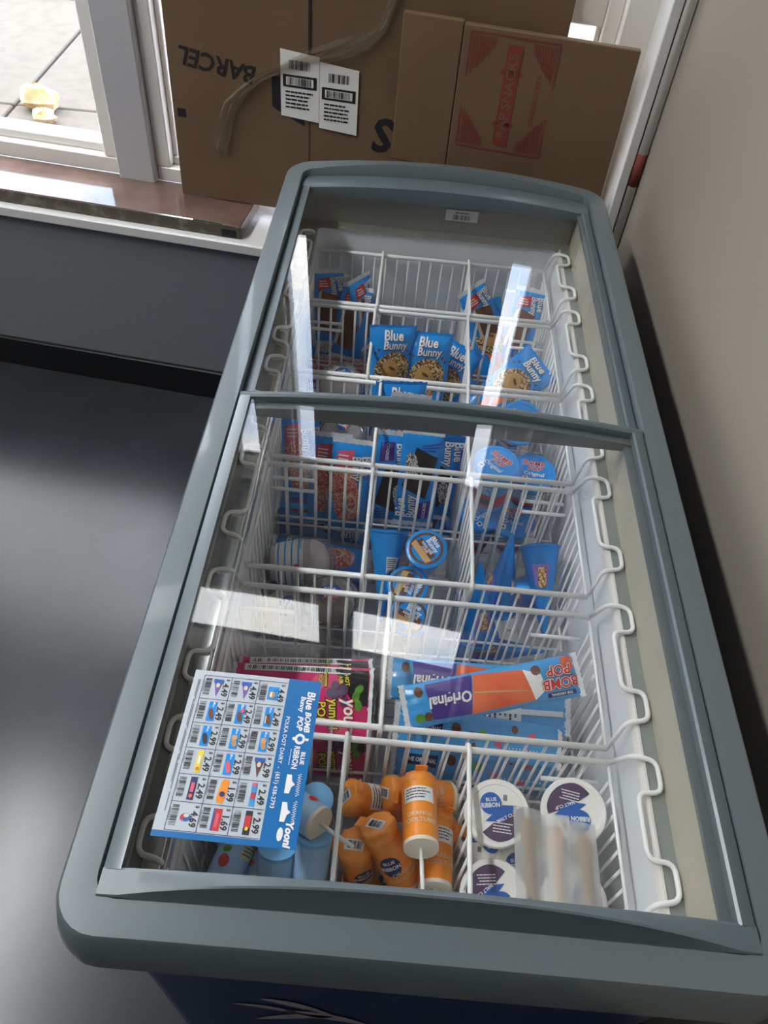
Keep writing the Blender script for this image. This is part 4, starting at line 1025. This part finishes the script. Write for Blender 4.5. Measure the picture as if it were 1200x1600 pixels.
stand(P_SAND, .160, 1.03, .455, 184, 0, 95, 'face down bar pack on the floor of the pouch bay by the taupe wall', G)
stand(P_SAND, -.215, 1.145, .50, 30, 16, 82, 'bar pack lying behind the clear dome cup in the second basket', G)
stand(P_COOK, -.205, 1.10, .452, 5, -8, 86, 'cookie bar pack flat on the floor under the clear dome cup', G)
# third basket
stand(P_STRAW, -.238, .822, .616, 68, 5, 4, 'pink crunch bar pack against the left liner wall, slightly turned', G)
stand(P_STRAW, -.184, .797, .594, 68, 2, -2, 'pink crunch bar pack in the middle of three', G)
stand(P_STRAW, -.144, .772, .607, 68, 0, -2, 'pink crunch bar pack beside the wire divider', G)
stand(P_COOK, -.062, .800, .611, 68, 2, -2, 'black cookie bar pack at the left, lettering upright', G)
stand(P_COOK, -.016, .772, .645, 68, -1, 180, 'black cookie bar pack standing upside down between two others', G)
stand(P_COOK, .026, .826, .606, 70, -2, -3, 'black cookie bar pack beside the cup bay divider', G)
stand(P_CONE, -.058, .930, .630, 82, 3, 3, 'blue pouch with white streak standing behind the cookie packs', G2)
stand(P_STRAW, -.040, .885, .640, 78, -4, 182, 'upside down bar pack in the row behind the cookie packs', G)
stand(P_SAND, .022, .912, .632, 80, 178, 0, 'white-backed bar pack turned around behind the cookie packs', G)
stand(P_STRAW, .020, .866, .622, 76, 178, 182, 'bar pack with nutrition panel outward behind the cookie packs', G)
stand(P_COOK, -.02, .83, .475, 10, 6, 84, 'cookie bar pack lying at the bottom of the cookie bay', G)
for k in range(5):
    stand((P_STRAW, P_COOK, P_SAND, P_STRAW, P_COOK)[k], -.195+.006*math.sin(k*2), .800+.008*math.cos(k*3), .448+.022*k, 2, 4*math.sin(k*5), 88+180*(k % 2),
          '%s bar pack of the flat stack beneath the three pink crunch packs' % ('lowest', 'second lowest', 'middle', 'second highest', 'highest')[k], 'stacked packs under the pink crunch packs')
GC = 'frozen cups with blue foil lids'
def cup_at(proto, top, ax, h, spin=0, label=None, group=None):
    """cup whose lid centre is at top and whose axis (base to lid) is ax"""
    ax = Vector(ax).normalized(); top = Vector(top); m = aim(top-ax*h, top, math.radians(spin)); return place(proto, None, label=label, group=group, m=m)
cup_at(P_BCUP, (.118, .772, .705), (-.04, -.12, 1), .115, -22, 'tall blue foil-lidded cup standing beside the cookie pack divider', GC)
cup_at(P_BCUP, (.163, .868, .722), (-.02, -.62, .80), .115, -8, 'blue foil-lidded cup tilted so its red band shows, behind the tall cup', GC)
cup_at(P_BCUP, (.196, .800, .655), (.05, -.1, 1), .115, -30, 'blue foil-lidded cup in shade against the right liner wall', GC)
cup_at(P_BCUP, (.182, .765, .590), (-.08, -.25, 1), .115, 10, 'low blue foil-lidded cup with red lower half behind the wires', GC)
cup_at(P_BCUP, (.110, .768, .575), (.0, -.1, 1), .115, 40, 'blue foil-lidded cup hidden below the tall cup', GC)
cup_at(P_DOME, (-.184, 1.028, .668), (.08, -.26, 1), .117, 20, 'clear dome-lidded sundae cup with pink ice cream beside cone pouches', 'clear dome-lidded sundae cups')
cup_at(P_DOME, (-.166, .895, .655), (.10, -.10, 1), .117, 30, 'clear dome-lidded sundae cup behind the pink crunch packs', 'clear dome-lidded sundae cups')
# white paper sleeve sticking up beside the cups
b = MB(); t = thing('paper_sleeve', (.088, .858, .62), 'crumpled white paper sleeve tucked between divider and blue-lidded cups', 'paper')
for k in range(3):
    q = MB(); q.quad(((-.012+.006*k, -.04), (.010+.006*k, -.045), (.014+.009*k, .080-.012*k), (-.012+.008*k, .085-.010*k)), lambda x, y: Vector((x, .012*k-.01+.004*math.sin(y*70+k), y)), 4, 8)
    q.build('sheet', 'p_cream', t, True)
# fourth basket
cup_at(P_DOME, (-.152, .628, .560), (1, .10, .06), .117, 0, 'clear sundae cup lying on its side against the left liner wall', 'clear dome-lidded sundae cups')
cup_at(P_DOME, (-.228, .535, .545), (.05, -.30, .95), .117, 60, 'second clear sundae cup standing low under the near rim', 'clear dome-lidded sundae cups')
cup_at(P_DCHO, (-.150, .522, .606), (.02, -.28, 1), .117, 8, 'black sundae cup with clear dome and round blue label', 'black sundae cups')
cup_at(P_DCHO, (-.150, .570, .500), (.0, -.15, 1), .117, 40, 'black sundae cup with chocolate swirl behind the labelled one', 'black sundae cups')
for k in range(4):
    stand((P_COOK, P_STRAW)[k % 2], -.190+.008*math.sin(k*3), .665, .450+.023*k, 3, 5*math.sin(k*4), 88, '%s bar pack of the flat stack behind the clear sundae cups' % ('lowest', 'second lowest', 'second highest', 'highest')[k], 'stacked packs behind the sundae cups')
GK = 'wrapped ice cream cones in the wire baskets'
def cone_at(proto, tip, lid, spin=0, label=None): return place(proto, None, label=label, group=GK, m=aim(tip, lid, math.radians(spin)))
cone_at(P_KING, (.018, .672, .470), (.006, .628, .615), -38, 'round cone lid with brown band facing up, fully in view')
cone_at(P_KING, (.000, .615, .425), (-.022, .575, .585), -80, 'cone lid half hidden under the clear round lid')
cone_at(P_KING, (-.010, .56, .420), (-.014, .518, .565), -20, 'cone lid below two others, next to the near basket rim')
cone_at(P_KING, (-.060, .545, .505), (-.062, .672, .612), 205, 'blue wrapped cone lying with its white nutrition label upward')
cone_at(P_FOIL, (.146, .632, .682), (.146, .588, .523), 118, 'shiny blue foil cone pointing up with barcode label')
cone_at(P_FOIL, (.222, .512, .545), (.205, .655, .628), 20, 'shiny blue foil cone lying point down along the right grid')
cone_at(P_FOIL, (.092, .572, .672), (.112, .528, .515), 40, 'small-looking foil cone pointing up beside the divider')
cone_at(P_FOIL, (.240, .520, .502), (.090, .532, .466), 0, 'foil cone lying crosswise at the bottom of the foil cone bay')
cone_at(P_FOIL, (.08, .67, .44), (.235, .676, .465), 90, 'foil cone lying on the floor behind the pointing cones')
# fifth basket
GP = 'long ice pop packs in the one-divider basket'
def lay(proto, a, b_, normal, label, group, flip=0):
    """long pack from a to b (its top end at b), printed face along normal"""
    a, b_ = Vector(a), Vector(b_); y = (b_-a).normalized(); n = Vector(normal); x = y.cross(n).normalized(); n = x.cross(y)
    m = Matrix((x, y, n)).transposed().to_4x4(); m.translation = (a+b_)/2
    return place(proto, None, label=label, group=group, m=m @ Matrix.Rotation(flip, 4, 'Y'))
lay(P_BOMB, (-.025, .287, .690), (.222, .352, .716), (0, -.45, 1), 'ice pop pack lying diagonally on top with red logo end raised', GP)
lay(P_BOMB, (-.040, .352, .655), (.200, .372, .632), (0, -.5, 1), 'ice pop pack with orange picture lying behind the diagonal one', GP)
lay(P_BOMB, (-.02, .335, .610), (.225, .338, .618), (.0, -.5, 1), 'ice pop pack turned white back upward under the diagonal one', GP, PI)
lay(P_FRUIT, (.215, .292, .600), (-.030, .282, .650), (0, -.4, 1), 'ice pop pack with strip lettering along the near rim of its basket', GP)
lay(P_FRUIT, (.222, .268, .545), (-.025, .270, .560), (0, -.6, 1), 'ice pop pack seen behind the wires below the near rim', GP)
lay(P_BOMB, (.225, .30, .520), (-.02, .31, .520), (0, -.3, 1), 'ice pop pack buried under the strip lettering pack', GP)
lay(P_BOMB, (-.02, .38, .50), (.225, .40, .50), (0, -.3, 1), 'ice pop pack lying deep along the far wires of the wide bay', GP)
lay(P_BOMB, (-.02, .33, .455), (.225, .34, .455), (0, 0, 1), 'ice pop pack lying on the floor of the wide bay', GP)
GY_ = 'pink and black ice pop pouches'
lay(P_YUM, (-.270, .300, .650), (-.070, .298, .672), (0, -.35, 1), 'pink pouch with yellow lettering lying uppermost beside the price card', GY_)
lay(P_YUM, (-.265, .268, .560), (-.068, .268, .575), (0, -.85, .55), 'pink pouch leaning behind the wires below the uppermost pouch', GY_)
lay(P_YUM, (-.270, .340, .600), (-.072, .350, .610), (0, -.3, 1), 'pink pouch lying underneath the uppermost pouch', GY_)
lay(P_YUM, (-.268, .37, .52), (-.07, .375, .52), (0, 0, 1), 'pink pouch lying at the bottom of its bay', GY_)
# sixth basket: orange tubes
GO = 'orange frozen tubes'
def tube_at(proto, base, top, spin, label, group): return place(proto, None, label=label, group=group, m=aim(base, top, math.radians(spin)))
tube_at(P_ORA, (.004, .100, .694), (.000, .198, .668), 92, 'orange tube lying on top with its white base and stick toward the grip', GO)
tube_at(P_ORA, (-.014, .085, .605), (-.069, .135, .698), -75, 'orange tube standing slanted with its labelled cap upward', GO)
tube_at(P_ORA, (-.072, .098, .565), (-.086, .108, .672), -60, 'orange tube with torn crimped cap against the left divider', GO)
tube_at(P_ORA, (.034, .075, .625), (.036, .176, .610), 120, 'orange tube with blue badge lying under the topmost tube', GO)
tube_at(P_ORA, (.005, .060, .580), (-.094, .066, .584), 130, 'orange tube lying crosswise along the near wires', GO)
tube_at(P_ORA, (-.015, .190, .600), (-.090, .176, .648), 100, 'orange tube tilted against the far wires, left side', GO)
tube_at(P_ORA, (.045, .196, .605), (-.042, .180, .640), 60, 'orange tube lying crosswise behind the slanted tube', GO)
tube_at(P_ORA, (.040, .190, .535), (.042, .150, .625), 0, 'orange tube standing behind the badge tube by the cup divider', GO)
tube_at(P_ORA, (-.075, .17, .475), (.02, .175, .475), 0, 'orange tube lying on the basket floor along the far wires', GO)
tube_at(P_ORA, (.03, .11, .475), (-.07, .105, .475), 0, 'orange tube lying on the basket floor in the middle of the bay', GO)
tube_at(P_ORA, (-.08, .06, .475), (.02, .055, .475), 0, 'orange tube lying on the basket floor along the near wires', GO)
tube_at(P_ORA, (-.06, .14, .525), (.035, .135, .535), 30, 'orange tube in the lower layer beneath the slanted tube', GO)
GB = 'pale blue frozen tubes'
tube_at(P_BTU, (-.120, .120, .690), (-.190, .168, .660), 60, 'pale blue tube whose open cream end and stick poke past the card', GB)
tube_at(P_BTU, (-.135, .050, .590), (-.132, .112, .672), 200, 'pale blue tube standing below the cream-ended one beside the divider', GB)
tube_at(P_BTU, (-.172, .045, .570), (-.172, .098, .655), 100, 'plain side of a pale blue tube under the card corner', GB)
tube_at(P_BTU, (-.238, .056, .612), (-.208, .150, .630), 150, 'pale blue tube with cream label lying under the card', GB)
tube_at(P_BTU, (-.196, .062, .600), (-.246, .145, .565), 30, 'pale blue tube with red cherry lying across the others under the card', GB)
tube_at(P_BTU, (-.265, .070, .475), (-.165, .075, .475), 0, 'pale blue tube on the basket floor along the near wires', GB)
tube_at(P_BTU, (-.16, .14, .475), (-.262, .145, .475), 0, 'pale blue tube on the basket floor in the middle of its bay', GB)
tube_at(P_BTU, (-.26, .19, .48), (-.16, .195, .48), 0, 'pale blue tube on the basket floor along the far wires', GB)
tube_at(P_BTU, (-.13, .18, .52), (-.132, .175, .62), 0, 'pale blue tube standing by the far wires beside the divider', GB)
tube_at(P_BTU, (-.22, .17, .52), (-.222, .172, .62), 0, 'pale blue tube standing by the far wires near the liner', GB)
# malt cups
GM = 'white malt cups with printed lids'
cup_at(P_MALT, (.097, .150, .702), (-.06, -.20, 1), .075, 12, 'white malt cup with blue badge lid fully in view beside the divider', GM)
cup_at(P_MALT, (.199, .162, .700), (-.10, -.20, 1), .075, 195, 'white malt cup with upside down print against the right grid', GM)
cup_at(P_MALT, (.094, .064, .664), (-.04, -.22, 1), .075, 196, 'white malt cup peeking over the near frame beside the divider', GM)
cup_at(P_MALT, (.205, .070, .645), (-.05, -.15, 1), .075, 60, 'white malt cup under the paper-wrapped spoons', GM)
cup_at(P_MALT, (.150, .110, .610), (-.1, -.2, 1), .075, 30, 'white malt cup lower down between the lids and the spoons', GM)
cup_at(P_MALT, (.094, .150, .600), (0, 0, 1), .075, 0, 'white malt cup directly beneath the blue badge lid', GM)
cup_at(P_MALT, (.100, .085, .560), (.55, -.5, .6), .075, 90, 'white malt cup tipped over in the lower layer', GM)
for (x, y, w_) in ((.105, .16, 'far wires and the divider'), (.195, .16, 'far wires and the right grid'), (.105, .072, 'near wires and the divider'), (.195, .074, 'near wires and the right grid')):
    cup_at(P_MALT, (x, y, .512), (0, 0, 1), .075, 0, 'white malt cup on the basket floor between %s' % w_, 'malt cups in the bottom layer')
# let the heaps settle: nudge things apart that sink into each other or into their bay's wires
def settle():
    import numpy as np
    bpy.context.view_layer.update()
    for bi, (y0, y1) in enumerate(BASK):
        it = [(o, b_) for o, b_ in PLACED if y0-.012 <= (o.matrix_world @ Vector((0, 0, sum(q[2] for q in b_)/len(b_)))).y <= y1+.012]
        if not it: continue
        xs = sorted([XA]+[d[1] for d in DIV if d[0] == bi]+[XB])
        S = [np.array([list(o.matrix_world @ Vector(q[:3])) for q in b_]) for o, b_ in it]; Rr = [np.array([q[3] for q in b_]) for o, b_ in it]
        C0 = [a.mean(0) for a in S]; D = [np.zeros(3) for _ in it]
        mob = [1.0 if c[2] < .535 else .35 for c in C0]; cap = [.040 if c[2] < .535 else .011 for c in C0]
        bay = []
        for c in C0:
            k = max(j for j in range(len(xs)-1) if c[0] >= xs[j] or j == 0); bay.append((xs[k]+.0035, xs[k+1]-.0035))
        for _ in range(90):
            F = [np.zeros(3) for _ in it]
            for a in range(len(it)):
                Pa = S[a]+D[a]
                low = Pa[:, 2] < .722; ra = Rr[a]
                if low.any():
                    q = Pa[low]; r = ra[low]
                    F[a][0] += max(0, (bay[a][0]-(q[:, 0]-r)).max())-max(0, ((q[:, 0]+r)-bay[a][1]).max())
                    F[a][1] += max(0, (y0+.003-(q[:, 1]-r)).max())-max(0, ((q[:, 1]+r)-y1+.003).max())
                F[a][2] += max(0, (FZ+.003-(Pa[:, 2]-ra)).max())
                for b in range(a+1, len(it)):
                    Pb = S[b]+D[b]; dv = Pa[:, None, :]-Pb[None, :, :]; ds = np.sqrt((dv**2).sum(2))+1e-9
                    pen = ra[:, None]+Rr[b][None, :]-ds
                    k = np.unravel_index(pen.argmax(), pen.shape)
                    if pen[k] > 0:
                        n = dv[k]/ds[k]; w = mob[a]+mob[b]
                        F[a] += n*pen[k]*mob[a]/w; F[b] -= n*pen[k]*mob[b]/w
            for a in range(len(it)):
                D[a] += .45*F[a]; ln = np.linalg.norm(D[a])
                if ln > cap[a]: D[a] *= cap[a]/ln
        for (o, b_), d in zip(it, D):
            m = o.matrix_world.copy(); m.translation += Vector(d); o.matrix_world = m
settle()
# strip of three wooden spoons in white paper
t = thing('wooden_spoon_strip', (.166, .098, .722), 'strip of three wooden spoons sealed in white paper lying on the malt cups', 'spoon strip')
tilt = lambda x, y, e=0: Vector((x, y, .0035*math.sin(x*95)+.16*(y)*.35+e))
for k in range(3):
    cx2 = -.034+.034*k; q = MB()
    nx, ny = 8, 12; top = []; bot = []
    for j in range(ny+1):
        y = -.052+.104*j/ny - .006*k; row = []; rb = []
        for i in range(nx+1):
            x = cx2-.0168+.0336*i/nx; u = (x-cx2)/.0168; hgt = .0032*max(0, 1-(u/.62)**2)
            row.append(tilt(x, y, hgt+.0018)); rb.append(tilt(x, y, -.0018))
        top.append(row); bot.append(rb)
    q.loft(top, close=False); q.loft(bot[::-1], close=False); q.build('paper_sleeve', 'sleeve_paper', t, True)
    q = MB(); L = []
    for j in range(17):
        v = j/16; y = -.047+.088*v-.006*k; wv = .0048+.0046*math.exp(-((v-.80)/.17)**2)
        if v > .93: wv *= math.sqrt(max(0.02, 1-((v-.93)/.07)**2))
        L.append([tilt(cx2-wv, y, .0), tilt(cx2+wv, y, .0), tilt(cx2+wv, y, .0022), tilt(cx2-wv, y, .0022)])
    q.loft(L, cap0=True, cap1=True); q.build('wooden_spoon', 'wood', t)
